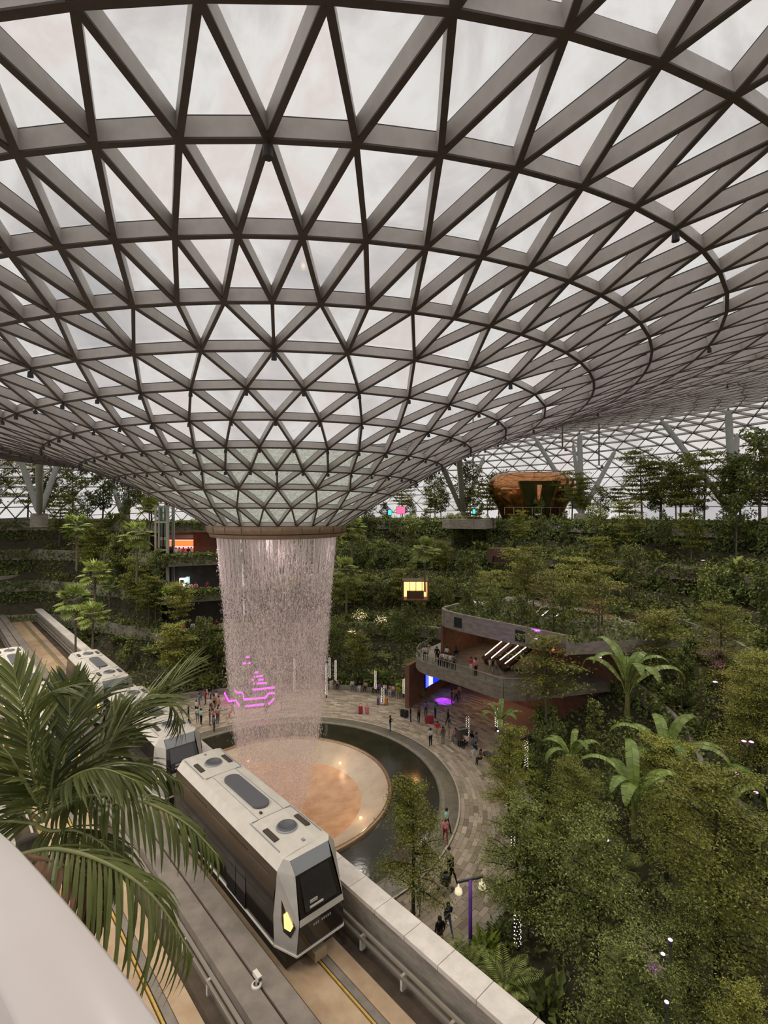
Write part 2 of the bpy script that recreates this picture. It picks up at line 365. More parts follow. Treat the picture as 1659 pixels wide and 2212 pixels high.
# ------------------------------------------------------------------ waterfall
def watermat(name, dens, scale, streak=6.0, col=(.95, .82, .80)):
    m = bpy.data.materials.new(name); m.use_nodes = True; nt = m.node_tree; nt.nodes.remove(nt.nodes['Principled BSDF']); out = nt.nodes['Material Output']
    tc = nn(nt, 'ShaderNodeTexCoord'); mp = nn(nt, 'ShaderNodeMapping'); mp.inputs['Scale'].default_value = (1, 1, 1/streak); lk(nt, tc.outputs['Object'], mp.inputs['Vector'])
    n = nn(nt, 'ShaderNodeTexNoise', Scale=scale, Detail=3.0, Roughness=.75); lk(nt, mp.outputs['Vector'], n.inputs['Vector'])
    n2 = nn(nt, 'ShaderNodeTexNoise', Scale=.9, Detail=2.0); lk(nt, mp.outputs['Vector'], n2.inputs['Vector'])
    r = ramp(nt, n.outputs['Fac'], [(.44, (0, 0, 0)), (.66, (1, 1, 1))]); r2 = ramp(nt, n2.outputs['Fac'], [(.35, (.35, .35, .35)), (.65, (1, 1, 1))])
    mu = nn(nt, 'ShaderNodeMath', operation='MULTIPLY'); lk(nt, r.outputs['Color'], mu.inputs[0]); lk(nt, r2.outputs['Color'], mu.inputs[1])
    m3 = nn(nt, 'ShaderNodeMath', operation='MULTIPLY'); lk(nt, mu.outputs[0], m3.inputs[0]); m3.inputs[1].default_value = dens
    tp = nn(nt, 'ShaderNodeBsdfTransparent'); d = nn(nt, 'ShaderNodeBsdfDiffuse'); d.inputs['Color'].default_value = (*col, 1)
    t = nn(nt, 'ShaderNodeBsdfTranslucent'); t.inputs['Color'].default_value = (*col, 1)
    a = nn(nt, 'ShaderNodeMixShader'); a.inputs['Fac'].default_value = .5; lk(nt, d.outputs[0], a.inputs[1]); lk(nt, t.outputs[0], a.inputs[2])
    x = nn(nt, 'ShaderNodeMixShader'); lk(nt, m3.outputs[0], x.inputs['Fac']); lk(nt, tp.outputs[0], x.inputs[1]); lk(nt, a.outputs[0], x.inputs[2]); lk(nt, x.outputs[0], out.inputs['Surface']); return m
wf = empty('waterfall', (AX, AY, -1.2), label='tall cylinder of falling water dropping from the roof funnel', cat='waterfall')
ZT = EYE-1.75+1.2
def wr(z): return float(np.interp(z, [0, 3, 6, 11, 15, 18, ZT], [1.95, 2.65, 3.2, 3.66, 3.95, 4.22, 4.45]))
zs = np.linspace(0, ZT, 30)
MB().lathe([(wr(z), z) for z in zs], 96).build('veil', watermat('water_veil', .8, 9.0, 5), wf, True)
MB().lathe([(wr(z)*.94, z) for z in zs], 96).build('inner_veil', watermat('water_inner_veil', .6, 15.0, 2.5), wf, True)
MB().lathe([(wr(z)*1.06-.1, z) for z in zs if z < 15], 96).build('spray_veil', watermat('spray_veil', .62, 22.0, 1.2, (.9, .8, .74)), wf, True)
dropm = mat('water_drops', (.95, .86, .84), rough=.3, spec=.5)
st = MB()
for i in range(300):
    a = random.random()*2*PI; L = random.uniform(1.2, 4.5); m_ = 4; w = random.uniform(.008, .02)
    ps = [((wr(ZT-L*k/m_)+random.uniform(-.01, .01))*math.cos(a), (wr(ZT-L*k/m_))*math.sin(a), ZT-L*k/m_) for k in range(m_+1)]
    st.tube(ps, [w*1.3, w*1.2, w, w*.8, w*.3], 3, cap=False)
tag(st.build('water_strands', dropm, wf), kind='stuff')
nd = 26000
z = ZT-1.0-(ZT-1.2)*RNG.random(nd)**1.15; a = RNG.random(nd)*2*PI
r0 = np.interp(z, [0, 3, 6, 11, 15, 18, ZT], [1.95, 2.65, 3.2, 3.66, 3.95, 4.22, 4.45])
spread = np.interp(z, [0, 10, ZT], [.42, .22, .05]); r = r0+RNG.normal(0, 1, nd)*spread-spread*.5
L = RNG.uniform(.05, .22, nd); w = RNG.uniform(.007, .02, nd)
C = np.stack([r*np.cos(a), r*np.sin(a), z], 1)
base = np.array([[0, 0, -.4], [1, 0, .1], [-.5, .87, .1], [-.5, -.87, .1], [0, 0, .6]])
V = C[:, None, :]+base[None]*np.stack([w, w, L], 1)[:, None, :]
FC = np.array([[0, 2, 1], [0, 3, 2], [0, 1, 3], [4, 1, 2], [4, 2, 3], [4, 3, 1]])
FCs = (np.arange(nd)[:, None, None]*5+FC[None]).reshape(-1, 3)
tag(link('water_drops', npmesh('water_drops', V.reshape(-1, 3), FCs), wf, [dropm]), kind='stuff')
# splash mist where it lands
sp = 2500; a = RNG.random(sp)*2*PI; r = np.abs(RNG.normal(2.0, .9, sp)); z = .1+RNG.random(sp)**2*1.6; w = RNG.uniform(.01, .03, sp)
V = np.stack([r*np.cos(a), r*np.sin(a), z], 1)[:, None, :]+base[None]*np.stack([w, w, w*2], 1)[:, None, :]
tag(link('splash_drops', npmesh('splash_drops', V.reshape(-1, 3), (np.arange(sp)[:, None, None]*5+FC[None]).reshape(-1, 3)), wf, [dropm]), kind='stuff')
# lamps built into the collar and the basin floor
for i in range(4):
    a = PI/2*i+.4
    lamp('SPOT', (3.9*math.cos(a), 3.9*math.sin(a), -.85), 650, (1, .8, .75), collar, .9, 1.7, aim=None)
for i in range(5):
    a = 2*PI*i/5+.9
    lf = MB().lathe([(.02, .08), (.1, .06), (.12, -.05)], 12, (6.9*math.cos(a), 6.9*math.sin(a)))
    lf.v = [(x, y, z-.55) for x, y, z in lf.v]; lf.build('basin_light', emat('basin_lamp', (1, .6, .3), 1.2) if i == 0 else bpy.data.materials['basin_lamp'], bowl, True)
    lamp('POINT', (6.6*math.cos(a), 6.6*math.sin(a), .25), 22, (1, .6, .35), bowl, .15)

# ------------------------------------------------------------------ guideway and trains
TD = Vector((.676, -.737, 0)).normalized(); TN = Vector((-TD.y, TD.x, 0))
if TN.y < 0: TN = -TN
def trk(s, n, z): return TD*s+TN*n+Vector((0, 0, z))
deckm = mat('track_slab', (.075, .058, .042), (.12, .09, .065), 1.0, .85, 0, .2, .2, 9)
plinthm = mat('running_plinth', (.33, .225, .14), (.43, .32, .21), .9, .8, 0, .25, .12, 30)
walkm = mat('walkway_concrete', (.155, .135, .115), (.22, .19, .16), 1.4, .85, 0, .2, .1, 25)
railm = mat('guide_rail_steel', (.5, .46, .4), rough=.35, metal=.7)
yellowm = mat('yellow_line', (.36, .23, .05), (.48, .31, .08), 5, .8)
S0, S1 = -96, 4
gw = empty('guideway', trk(-20, 7, 0), label='two-track concrete guideway crossing above the plaza', cat='viaduct')
gwo = trk(-20, 7, 0)
def run(name, n0, n1, z0, z1, m, parent=gw, s0=S0, s1=S1):
    b = MB(); b.poly([trk(s0, n0, z0)-gwo, trk(s1, n0, z0)-gwo, trk(s1, n1, z0)-gwo, trk(s0, n1, z0)-gwo], z1-z0); return b.build(name, m, parent)
run('deck_slab', 2.9, 12.0, 4.4, 5.35, deckm)
run('deck_edge_beam', 11.95, 12.2, 3.6, 6.9, concrete)
for tn in (10.15, 5.35):
    e = 'plinth'
    run(e, tn-1.15, tn-.02, 5.35, 5.62, plinthm); run(e, tn+.42, tn+1.0, 5.35, 5.62, plinthm)
    run('cover_strip', tn+.15, tn+.4, 5.35, 5.60, walkm)
    run('yellow_line', tn+.03, tn+.1, 5.36, 5.626, yellowm); run('yellow_line', tn-1.26, tn-1.16, 5.36, 5.6, yellowm)
    for nn_, zz in ((tn+1.42, 5.95), (tn+1.5, 6.2)): run('power_rail', nn_, nn_+.09, zz, zz+.1, railm)
    run('power_rail', tn-1.62, tn-1.53, 5.95, 6.06, railm)
    for i in range(30):
        s = -58+i*2.1
        b = MB(); b.box(trk(s, tn+1.55, 5.8)-gwo, (.1, .22, .5), Matrix.Rotation(math.atan2(TD.y, TD.x), 3, 'Z')); b.build('rail_bracket', concrete_pale, gw)
mw = [run('walkway', 6.98, 7.66, 5.35, 6.6, walkm), run('walkway', 7.74, 8.42, 5.35, 6.6, walkm)]
run('cable_slot', 7.66, 7.74, 5.3, 6.52, mat('slot_rust', (.06, .02, .015), rough=.8))
for i in range(46):
    s = -64.5+i*1.5
    b = MB(); b.poly([trk(s+.012, 11.93, 6.9)-gwo, trk(s+1.488, 11.93, 6.9)-gwo, trk(s+1.488, 12.8, 6.9)-gwo, trk(s+.012, 12.8, 6.9)-gwo], .16); b.build('coping', concrete_pale, gw)
run('coping_far', 11.93, 12.8, 6.9, 7.06, concrete_pale, s1=-64.5)
run('parapet', 2.5, 2.9, 4.2, 7.0, concrete)
for s in (-78, -60, -42, -24, -6):
    b = MB(); b.box(trk(s, 7.4, 2.2)-gwo, (1.1, 3.2, 4.4), Matrix.Rotation(math.atan2(TD.y, TD.x), 3, 'Z')); b.build('pier', concrete, gw)
# camera on the walkway
cc = empty('walkway_camera', trk(-14.2, 7.62, 6.6), math.atan2(TD.y, TD.x), label='small white camera on a post on the walkway between the tracks', cat='camera')
cwm = mat('white_plastic', (.6, .57, .5), rough=.4)
MB().tube([(0, 0, 0), (0, 0, .3)], .03, 8).build('post', cwm, cc); MB().box((.05, 0, .36), (.34, .14, .13)).build('housing', cwm, cc)
MB().tube([(.23, 0, .36), (.26, 0, .36)], .05, 10).build('lens', gasket, cc)
MB().lathe([(.16, 0), (.16, .05), (.1, .07)], 12).build('base_plate', cwm, cc)

# --- train cars: local x along the car (front +x), z up from the plinth
roofm = mat('train_roof_white', (.55, .515, .46), (.49, .455, .4), 2, .45, 0, .4)
darkm = mat('train_black_gloss', (.018, .014, .011), rough=.12, spec=.6)
bodym = mat('train_silver', (.42, .40, .36), (.36, .34, .30), 2, .3, .15, .5)
winm = mat('train_glass', (.022, .02, .02), rough=.05, spec=.8)
hatchm = mat('roof_hatch_grey', (.09, .09, .10), rough=.4)
ventm = mat('vent_brown', (.05, .04, .03), rough=.7)
greym = mat('front_grey_panel', (.23, .24, .25), rough=.3)
LR = 4.65                                                            # half length of the body
def car_section(w, z): return [(-w, z), (w, z)]
def make_car():
    e = empty('train_car')
    H = 3.1
    # shell: loft of half sections along x, bevelled nose at both ends
    prof = [(1.12, .0), (1.33, .22), (1.36, 1.3), (1.34, 1.9), (1.22, 2.72), (.98, 3.04), (.5, 3.1)]
    def sec(x, k, zs=1.0, dz=0.0): return [Vector((x, y*k, z*zs+dz)) for y, z in prof]+[Vector((x, -y*k, z*zs+dz)) for y, z in reversed(prof)]
    n = 14
    # side walls (dark) and roof (white) as separate meshes
    for sgn in (1, -1):
        m = MB(); xs = [-LR, LR]
        for i in range(4):
            y0, z0 = prof[i]; y1, z1 = prof[i+1]
            m.add([(-LR, sgn*y0, z0), (LR, sgn*y0, z0), (LR, sgn*y1, z1), (-LR, sgn*y1, z1)], [(0, 1, 2, 3) if sgn < 0 else (3, 2, 1, 0)])
        sw = m.build('side_wall', darkm, e)
        for x0, x1 in ((-4.2, -2.75), (-.95, .95), (2.75, 4.2)):
            MB().add([(x0, sgn*1.365, 1.35), (x1, sgn*1.365, 1.35), (x1, sgn*1.265, 2.45), (x0, sgn*1.265, 2.45), (x0, sgn*1.345, 1.35), (x1, sgn*1.345, 1.35), (x1, sgn*1.235, 2.45), (x0, sgn*1.235, 2.45)], BF).build('window', winm, sw)
        for xc in (-1.85, 1.85):
            d = MB(); 
            for k in (-1, 1):
                x0, x1 = sorted((xc+k*.02, xc+k*.78))
                d.add([(x0, sgn*1.375, .3), (x1, sgn*1.375, .3), (x1, sgn*1.375, 1.4), (x0, sgn*1.375, 1.4), (x1, sgn*1.255, 2.5), (x0, sgn*1.255, 2.5)], [(0, 1, 2, 3), (3, 2, 4, 5)])
            d.build('door', winm, sw)
        MB().bar((-LR, sgn*1.36, .26), (LR, sgn*1.36, .26), .05, .05).build('sill_trim', roofm, sw)
    rf = MB()
    rp = [(1.22, 2.72), (.98, 3.04), (.5, 3.1), (-.5, 3.1), (-.98, 3.04), (-1.22, 2.72)]
    for i in range(5):
        (y0, z0), (y1, z1) = rp[i], rp[i+1]
        rf.add([(-LR, y0, z0), (LR, y0, z0), (LR, y1, z1), (-LR, y1, z1)], [(3, 2, 1, 0) if False else (0, 1, 2, 3)])
    roof = rf.build('roof', roofm, e)
    # roof furniture
    hp = []
    for k in range(24):
        a = 2*PI*k/24; hp.append(((1.25 if math.cos(a) > 0 else -1.25)+.36*math.cos(a), .36*math.sin(a), 3.1))
    MB().poly(hp, .1).build('hatch', hatchm, roof)
    for sx in (-1, 1):
        xc = sx*3.3
        MB().lathe([(.36, 3.08), (.36, 3.2), (.30, 3.22), (.28, 3.16), (.0, 3.17)], 20, (xc, 0)).build('fan_cover', hatchm, roof, True)
        MB().lathe([(.41, 3.08), (.41, 3.14), (.36, 3.16)], 20, (xc, 0)).build('fan_ring', greym, roof, True)
        for sy in (-1, 1): MB().box((xc, sy*.68, 3.08), (.85, .2, .1)).build('vent', ventm, roof)
        for x_ in (xc-sx*1.15,): MB().box((x_, 0, 3.095), (.025, 1.7, .03)).build('panel_seam', greym, roof)
        for sy in (-1, 1): MB().box((xc-.1, sy*.9, 3.07), (2.2, .025, .03)).build('panel_seam', greym, roof)
        MB().box((sx*4.35, .05, 3.1), (.14, .1, .08)).build('aerial', greym, roof)
    for sy in (-1, 1): MB().box((0, sy*.55, 3.095), (4.2, .02, .02)).build('roof_rib', greym, roof)
    MB().box((1.85, -.3, 3.13), (.12, .08, .08)).build('roof_lamp', ventm, roof)
    # noses
    for sx in (1, -1):
        no = empty('nose'); no.parent = e
        def P(x, y, z): return (sx*x, sx*y, z)
        A = LR; x1 = LR+.62; x2 = LR+.95
        # silver corner posts: from side wall plane to front plane
        for sy in (1, -1):
            q = [P(A, sy*1.22, 2.72), P(A, sy*1.36, 1.3), P(A, sy*1.33, .22), P(x2-.1, sy*.98, .16), P(x2, sy*.93, 1.28), P(x1-.12, sy*.80, 2.62), P(A+.2, sy*.82, 3.0), P(A, sy*.98, 3.04)]
            m = MB().add(q, [(0, 1, 4, 5), (1, 2, 3, 4), (0, 5, 6, 7)]); m.build('corner_post', bodym if True else roofm, no)
            # amber headlamp window set into the post
            c0, c1, c2, c3 = Vector(q[1]), Vector(q[2]), Vector(q[3]), Vector(q[4]); top = Vector(q[0]); t5 = Vector(q[5])
            def bl(u, v): 
                lo_ = (c1.lerp(c2, u)); hi_ = (c0.lerp(c3, u)); return lo_.lerp(hi_, v)
            def bh(u, v): return c0.lerp(c3, u).lerp(top.lerp(t5, u), v)
            nrm = (c3-c0).cross(top-c0).normalized(); nrm = nrm if nrm.dot(Vector(P(1, sy*1, 0))) > 0 else -nrm
            pts = [bl(.42, .62), bl(.72, .52), bl(.88, .86), bh(.62, .35), bh(.3, .55), bl(.34, .98)]
            MB().poly([p+nrm*.004 for p in pts], .02, nrm).build('lamp_housing', darkm, no)
            pts2 = [bl(.46, .75), bl(.7, .72), bl(.8, .92), bh(.56, .2), bh(.42, .12)]
            MB().poly([p+nrm*.026 for p in pts2], .012, nrm).build('lamp_lens', AMBER if (sx == 1) else darkm, no)
        m = MB().add([P(A, .98, 3.04), P(A, .5, 3.1), P(A, -.5, 3.1), P(A, -.98, 3.04), P(A+.2, -.82, 3.0), P(A+.2, .82, 3.0)], [(0, 1, 2, 3, 4, 5)]); m.build('brow', roofm, no)
        m = MB().add([P(A+.2, -.8, 3.0), P(A+.2, .8, 3.0), P(A+.43, .78, 2.55), P(A+.43, -.78, 2.55)], [(0, 1, 2, 3)]); m.build('visor_panel', greym, no)
        m = MB().add([P(A+.43, -.78, 2.55), P(A+.43, .78, 2.55), P(x2-.02, .86, 1.4), P(x2-.02, -.86, 1.4)], [(0, 1, 2, 3)]); m.build('windshield_frame', darkm, no)
        m = MB().add([P(A+.47, -.62, 2.5), P(A+.47, .62, 2.5), P(x2+.0, .66, 1.55), P(x2+.0, -.66, 1.55)], [(0, 1, 2, 3)]); m.build('windshield', winm, no)
        MB().box(P(x2-.03, -.2, 1.62), (.03, .55, .06)).build('dash_strip', roofm, no); MB().box(P(x2-.06, -.3, 1.78), (.03, .3, .1)).build('dash_panel', bodym, no)
        m = MB().add([P(x2-.02, -.9, 1.4), P(x2-.02, .9, 1.4), P(x2+.03, .93, 1.2), P(x2+.03, -.93, 1.2)], [(0, 1, 2, 3)]); m.build('cross_bar', bodym, no)
        m = MB().add([P(x2+.02, -.92, 1.2), P(x2+.02, .92, 1.2), P(x2-.08, .98, .2), P(x2-.08, -.98, .2)], [(0, 1, 2, 3)]); lp = m.build('lower_panel', darkm, no)
        for k in range(9):
            if k in (3,): continue
            MB().box(P(x2+.01, (k-4)*.085, 1.0), (.02, .05, .075)).build('maker_mark', greym, no)
        MB().bar(P(x2-.06, -.98, .18), P(x2-.06, .98, .18), .05, .06).build('bumper_trim', roofm, no)
        for sy in (1, -1): MB().bar(P(x2-.06, sy*.98, .18), P(A, sy*1.34, .22), .05, .06).build('bumper_trim', roofm, no)
        MB().box(P(A+.55, 0, -.28), (.7, .5, .3)).build('coupler', mat('coupler_bronze', (.3, .24, .15), rough=.6, metal=.3) if 'coupler_bronze' not in bpy.data.materials else bpy.data.materials['coupler_bronze'], no)
    MB().box((0, 0, -.28), (2*LR+.6, 2.1, .56)).build('underframe', ventm, e)
    for x_ in (-3, 3):
        for sy in (-1, 1): MB().lathe([(.02, -.12), (.42, -.12), (.45, -.06), (.45, .06), (.42, .12), (.02, .12)], 18).build('wheel', ventm, e)
        for o, sy in zip(e.children[-2:], (-1, 1)): o.rotation_euler = (PI/2, 0, 0); o.location = (x_, sy*.75, -.28)
    return e
AMBER = emat('amber_headlamp', (1, .5, .16), 1.6)
car = make_car()
ang = math.atan2(TD.y, TD.x)
ZC = 6.28
cars = [(car, -19.85, 10.15, 'leading white-roofed train car with an amber headlamp, nearest the front'), (None, -32.35, 10.15, 'train car half hidden behind palm fronds, second on the right-hand track'), (None, -44.85, 10.15, 'dark-sided train car nearest the tunnel mouth on the right-hand track'),
        (None, -38.0, 5.35, 'white train car mostly covered by the palm on the left track'), (None, -50.5, 5.35, 'white train car cut off by the edge of the picture on the left track')]
for o, s, n, lab in cars:
    o = o or dup(car); o.location = trk(s, n, ZC); o.rotation_euler = (0, 0, ang); tag(o, lab, 'train car', 'train cars on the guideway')
# tunnel mouth
tm = empty('tunnel_portal', trk(-95, 8, 5), label='concrete portal where the guideway enters its tunnel', cat='portal'); to = Vector(tm.location)
def pb(name, s, n0, n1, z0, z1, m, t=1.0):
    b = MB(); b.poly([trk(s, n0, z0)-to, trk(s+t, n0, z0)-to, trk(s+t, n1, z0)-to, trk(s, n1, z0)-to], z1-z0); return b.build(name, m, tm)
pb('lintel', -94, -4, 16, 9.6, 11.9, concrete); pb('side_wall', -104, 12.4, 12.9, 4, 9.6, mat('portal_brown', (.14, .07, .04), (.18, .1, .06), 2, .8), 10); pb('pilaster', -94, 14.2, 15.2, 3, 9.6, concrete)
pb('back_wall', -104.5, 1, 13, 3, 10, gasket); pb('tunnel_ceiling', -104, 1, 13, 9.55, 9.65, gasket, 10); pb('wing_wall', -94.5, 15.2, 24, 3, 9.6, concrete)
for n_ in (13.0, 13.9): pb('bulkhead_light', -93.95, n_, n_+.5, 8.2, 8.38, emat('bulkhead_lamp', (1, .95, .85), 3) if 'bulkhead_lamp' not in bpy.data.materials else bpy.data.materials['bulkhead_lamp'], .05)
pb('door_panel', -93.98, 12.9, 14.2, 5, 9.6, bpy.data.materials['portal_brown'], .1)

# ------------------------------------------------------------------ near parapet ledge
zl = EYE-1.12
outer = [at(x, y, zl) for x, y in ((-420, 1560), (-200, 1655), (0, 1791), (35, 1821), (90, 1880), (145, 1943), (211, 2021), (289, 2121), (353, 2212), (430, 2330), (500, 2460), (560, 2600))]
inner = [at(x, y, zl) for x, y in ((-420, 1650), (-250, 1800), (-120, 1950), (0, 2136), (36, 2212), (90, 2340), (140, 2500), (170, 2640))]
def resample(pts, n):
    d = [0]
    for a, b in zip(pts, pts[1:]): d.append(d[-1]+(b-a).length)
    return [Vector([np.interp(d[-1]*i/(n-1), d, [p[k] for p in pts]) for k in range(3)]) for i in range(n)]
o_, i_ = resample(outer, 40), resample(inner, 40)
m = MB(); sec = []
for a, b in zip(o_, i_):
    d = (a-b).normalized(); sec += [a-Vector((0, 0, .5)), a-Vector((0, 0, .012)), a-d*.012, b+d*.012, b-Vector((0, 0, .012)), b-Vector((0, 0, .5))]
m.add(sec, [(i*6+j, i*6+j+1, i*6+6+j+1, i*6+6+j) for i in range(39) for j in range(5)])
lo = m.build('balcony_ledge', white_gloss, None, True); tag(lo, 'smooth white curved balcony ledge at the camera', 'ledge')
# ------------------------------------------------------------------ terraced banks around the plaza
LV = [0, 5.7, 10.3, 14.8, 19.2]                                     # floor levels
PH = [-60, -20, 18, 30, 60, 90, 110, 127, 133, 140, 152, 168]
RK = {1: [18.5, 18.6, 18.6, 19.4, 21.8, 22, 22.5, 24, 24.5, 25, 26, 26],
      2: [36, 28, 31, 30, 30, 29, 28.5, 29, 36, 54, 62, 64],
      3: [42, 33, 38, 36, 36, 35, 31.5, 32, 42, 57, 64, 66],
      4: [48, 39, 43, 42, 42, 41, 34, 35, 46, 60, 66, 68],
      5: [54, 45, 49, 48, 48, 47, 38, 39, 51, 64, 70, 72]}
def RR(k, phi): return float(np.interp(phi, PH, RK[k]))
soilm = mat('planting_soil', (.03, .027, .016), (.06, .052, .028), 2, .95)
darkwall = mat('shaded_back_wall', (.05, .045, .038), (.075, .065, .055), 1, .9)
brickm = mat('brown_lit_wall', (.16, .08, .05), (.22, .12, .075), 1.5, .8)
floorm = mat('terrace_paving', (.16, .135, .11), (.21, .18, .15), 1, .7)
def band(name, prof, ph0, ph1, m, step=2.0, label=None):
    """sweep a profile given as fn(phi) -> [(r, z)...] around the garden"""
    n = max(2, int((ph1-ph0)/step)); b = MB(); k = None; vs = []
    for i in range(n+1):
        p = prof(ph0+(ph1-ph0)*i/n); k = len(p); vs += [pol(ph0+(ph1-ph0)*i/n, r, z) for r, z in p]
    b.add(vs, [(i*k+j, (i+1)*k+j, (i+1)*k+j+1, i*k+j+1) for i in range(n) for j in range(k-1)])
    return tag(b.build(name, m), label, kind='structure')
PASS = (17.5, 55.8)                                                  # opening of the passage under the balcony
for a, b in ((-60, PASS[0]), (PASS[1], 140)):
    band('planter_wall', lambda p: [(RR(1, p)-.02, -.02), (RR(1, p), .55), (RR(1, p)+.35, .55), (RR(1, p)+.36, .4)], a, b, concrete, label='low stone planter wall round the plaza')
    band('planted_bank', lambda p: [(RR(1, p)+.3, .42), (RR(2, p)*.5+RR(1, p)*.5, 2.0), (RR(2, p)-.05, 4.6), (RR(2, p)+.1, 5.0)], a, b, soilm, label='dark planted soil bank')
for k in (2, 3, 4, 5):
    z = LV[k-1]
    a0 = -60
    for a, b in (((a0, 110), (128, 168)) if k != 2 else ((a0, PASS[0]), (PASS[1], 110), (128, 168))):
        top = (lambda k: (lambda p: RR(k+1, p) if k < 5 else RR(5, p)+20))(k)
        band(f'terrace_band', (lambda k, z: lambda p: [(RR(k, p)+.4, z-.7), (RR(k, p), z-.68), (RR(k, p), z+.85), (RR(k, p)+.3, z+.85), (RR(k, p)+.3, z+.7)])(k, z), a, b, concrete, label=f'board-marked concrete band of terrace level {k}')
        band(f'terrace_soil', (lambda k, z, top: lambda p: [(RR(k, p)+.25, z+.72), (RR(k, p)*.4+top(p)*.6, z+1.1), (top(p)+.05, z+(2.4 if k < 5 else .5)), (top(p)+.2, z+(3.95 if k < 5 else .4))])(k, z, top), a, b, soilm, label=f'planted soil of terrace level {k}')
    # balcony fronts on the far left
    nx = (lambda k: (lambda p: RR(k+1, p) if k < 5 else RR(5, p)+30))(k)
    band('balcony_band', (lambda k, z: lambda p: [(RR(k, p)+.5, z-.75), (RR(k, p), z-.7), (RR(k, p), z+.75), (RR(k, p)+.8, z+.75), (RR(k, p)+.8, z)])(k, z), 110, 128, concrete, label=f'concrete balcony front at level {k}')
    band('balcony_floor', (lambda k, z, nx: lambda p: [(RR(k, p)+.7, z), (nx(p)+2.6, z)])(k, z, nx), 110, 128, floorm, label=f'balcony walkway floor at level {k}')
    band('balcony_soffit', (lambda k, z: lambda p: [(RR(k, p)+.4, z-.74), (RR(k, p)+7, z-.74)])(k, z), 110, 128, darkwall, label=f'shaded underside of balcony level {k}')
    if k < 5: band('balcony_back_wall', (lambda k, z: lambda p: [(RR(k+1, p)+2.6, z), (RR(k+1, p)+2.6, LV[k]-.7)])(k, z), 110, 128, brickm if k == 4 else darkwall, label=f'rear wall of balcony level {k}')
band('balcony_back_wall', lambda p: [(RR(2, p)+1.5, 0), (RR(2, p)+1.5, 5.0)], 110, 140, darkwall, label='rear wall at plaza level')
band('floor_upper', lambda p: [(RR(5, p)+8, 19.55), (78, 19.4), (78, 16)], -60, 168, floorm, label='upper park floor')

# ------------------------------------------------------------------ plants: leaf geometry
def unit(v): return v/(np.linalg.norm(v, axis=1, keepdims=True)+1e-9)
def leaves(C, D, N, L, Wd, fold=.25):
    """one folded diamond per leaf: C base, D direction, N face normal"""
    D = unit(D); N = unit(N-D*(N*D).sum(1, keepdims=True)); S = np.cross(D, N); L = np.broadcast_to(L, len(C))[:, None]; Wd = np.broadcast_to(Wd, len(C))[:, None]
    V = np.stack([C, C+D*L*.45+S*Wd*.5+N*Wd*fold, C+D*L-N*L*.12, C+D*L*.45-S*Wd*.5+N*Wd*fold], 1).reshape(-1, 3)
    i = np.arange(len(C))[:, None]*4
    return V, np.concatenate([i+np.array([[0, 1, 2]]), i+np.array([[0, 2, 3]])], 1).reshape(-1, 3)
def merge(parts):
    Vs, Fs, o = [], [], 0
    for V, Fc in parts: Vs.append(V); Fs.append(Fc+o); o += len(V)
    return np.concatenate(Vs), np.concatenate(Fs)
def rnd(n, k=3): return RNG.normal(0, 1, (n, k))
G1 = leafmat('leaf_dark_green', (.057, .08, .02), (.225, .265, .064), (.48, .53, .16))
G2 = leafmat('leaf_olive', (.11, .12, .02), (.34, .35, .066), (.54, .55, .13))
G3 = leafmat('leaf_palm', (.12, .165, .04), (.35, .42, .105), (.56, .62, .2))
G4 = leafmat('leaf_banana', (.11, .17, .035), (.21, .28, .065), (.32, .39, .1), rough=.35)
G5 = leafmat('leaf_climber', (.048, .08, .02), (.19, .245, .06), (.42, .49, .14))
G6 = leafmat('leaf_bright', (.2, .28, .03), (.42, .52, .08), (.58, .66, .14))
barkm = mat('grey_bark', (.09, .075, .055), (.16, .135, .10), 5, .9)
barkd = mat('dark_bark', (.025, .018, .012), (.05, .038, .026), 5, .9)

def tree_layered(seed, H=8.0, tiers=9, rad=2.0, lf=(.32, .15), per=430, clear=.35, mat_=None, name='layered_tree', bark=None, upright=.25):
    global RNG; RNG = np.random.default_rng(seed); rs = random.Random(seed); parts = []; br = MB()
    lean = rnd(1, 2)[0]*.15
    br.tube([(0, 0, 0), (lean[0]*.5, lean[1]*.5, H*.5), (lean[0], lean[1], H*.97)], [.02*H*.55+.03, .016*H*.5+.02, .015], 6)
    for t in range(tiers):
        f = t/(tiers-1); z = H*(clear+(1-clear)*f); R = rad*((1-.5*f) if lf[0] < .2 else (.62+.42*math.sin(PI*(.15+.75*f))))*(rs.uniform(.75, 1.15)); nb = rs.randint(4, 6)
        for b in range(nb):
            a = rs.random()*2*PI; r = R*rs.uniform(.75, 1.1); tip = np.array([lean[0]*f+r*math.cos(a), lean[1]*f+r*math.sin(a), z+rs.uniform(-.1, .35)])
            br.tube([(lean[0]*f, lean[1]*f, z-.25), tuple(tip*np.array([.6, .6, 1])), tuple(tip)], [.03, .02, .006], 4, cap=False)
            n = per//nb; u = RNG.random(n)**.7
            C = np.stack([lean[0]*f+(tip[0]-lean[0]*f)*u, lean[1]*f+(tip[1]-lean[1]*f)*u, z-.1+(tip[2]-z)*u+rnd(n, 1)[:, 0]*.09], 1)
            C[:, :2] += rnd(n, 2)*R*.17
            D = rnd(n); D[:, 2] = D[:, 2]*.4-.05; N = rnd(n)*upright; N[:, 2] += 1
            parts.append(leaves(C, D, N, RNG.uniform(.7, 1.25, n)*lf[0], RNG.uniform(.7, 1.2, n)*lf[1]))
    V, Fc = merge(parts); e = empty(name)
    link('crown', npmesh('crown', V, Fc), e, [mat_ or G2]); br.build('trunk', bark or barkm, e); return e
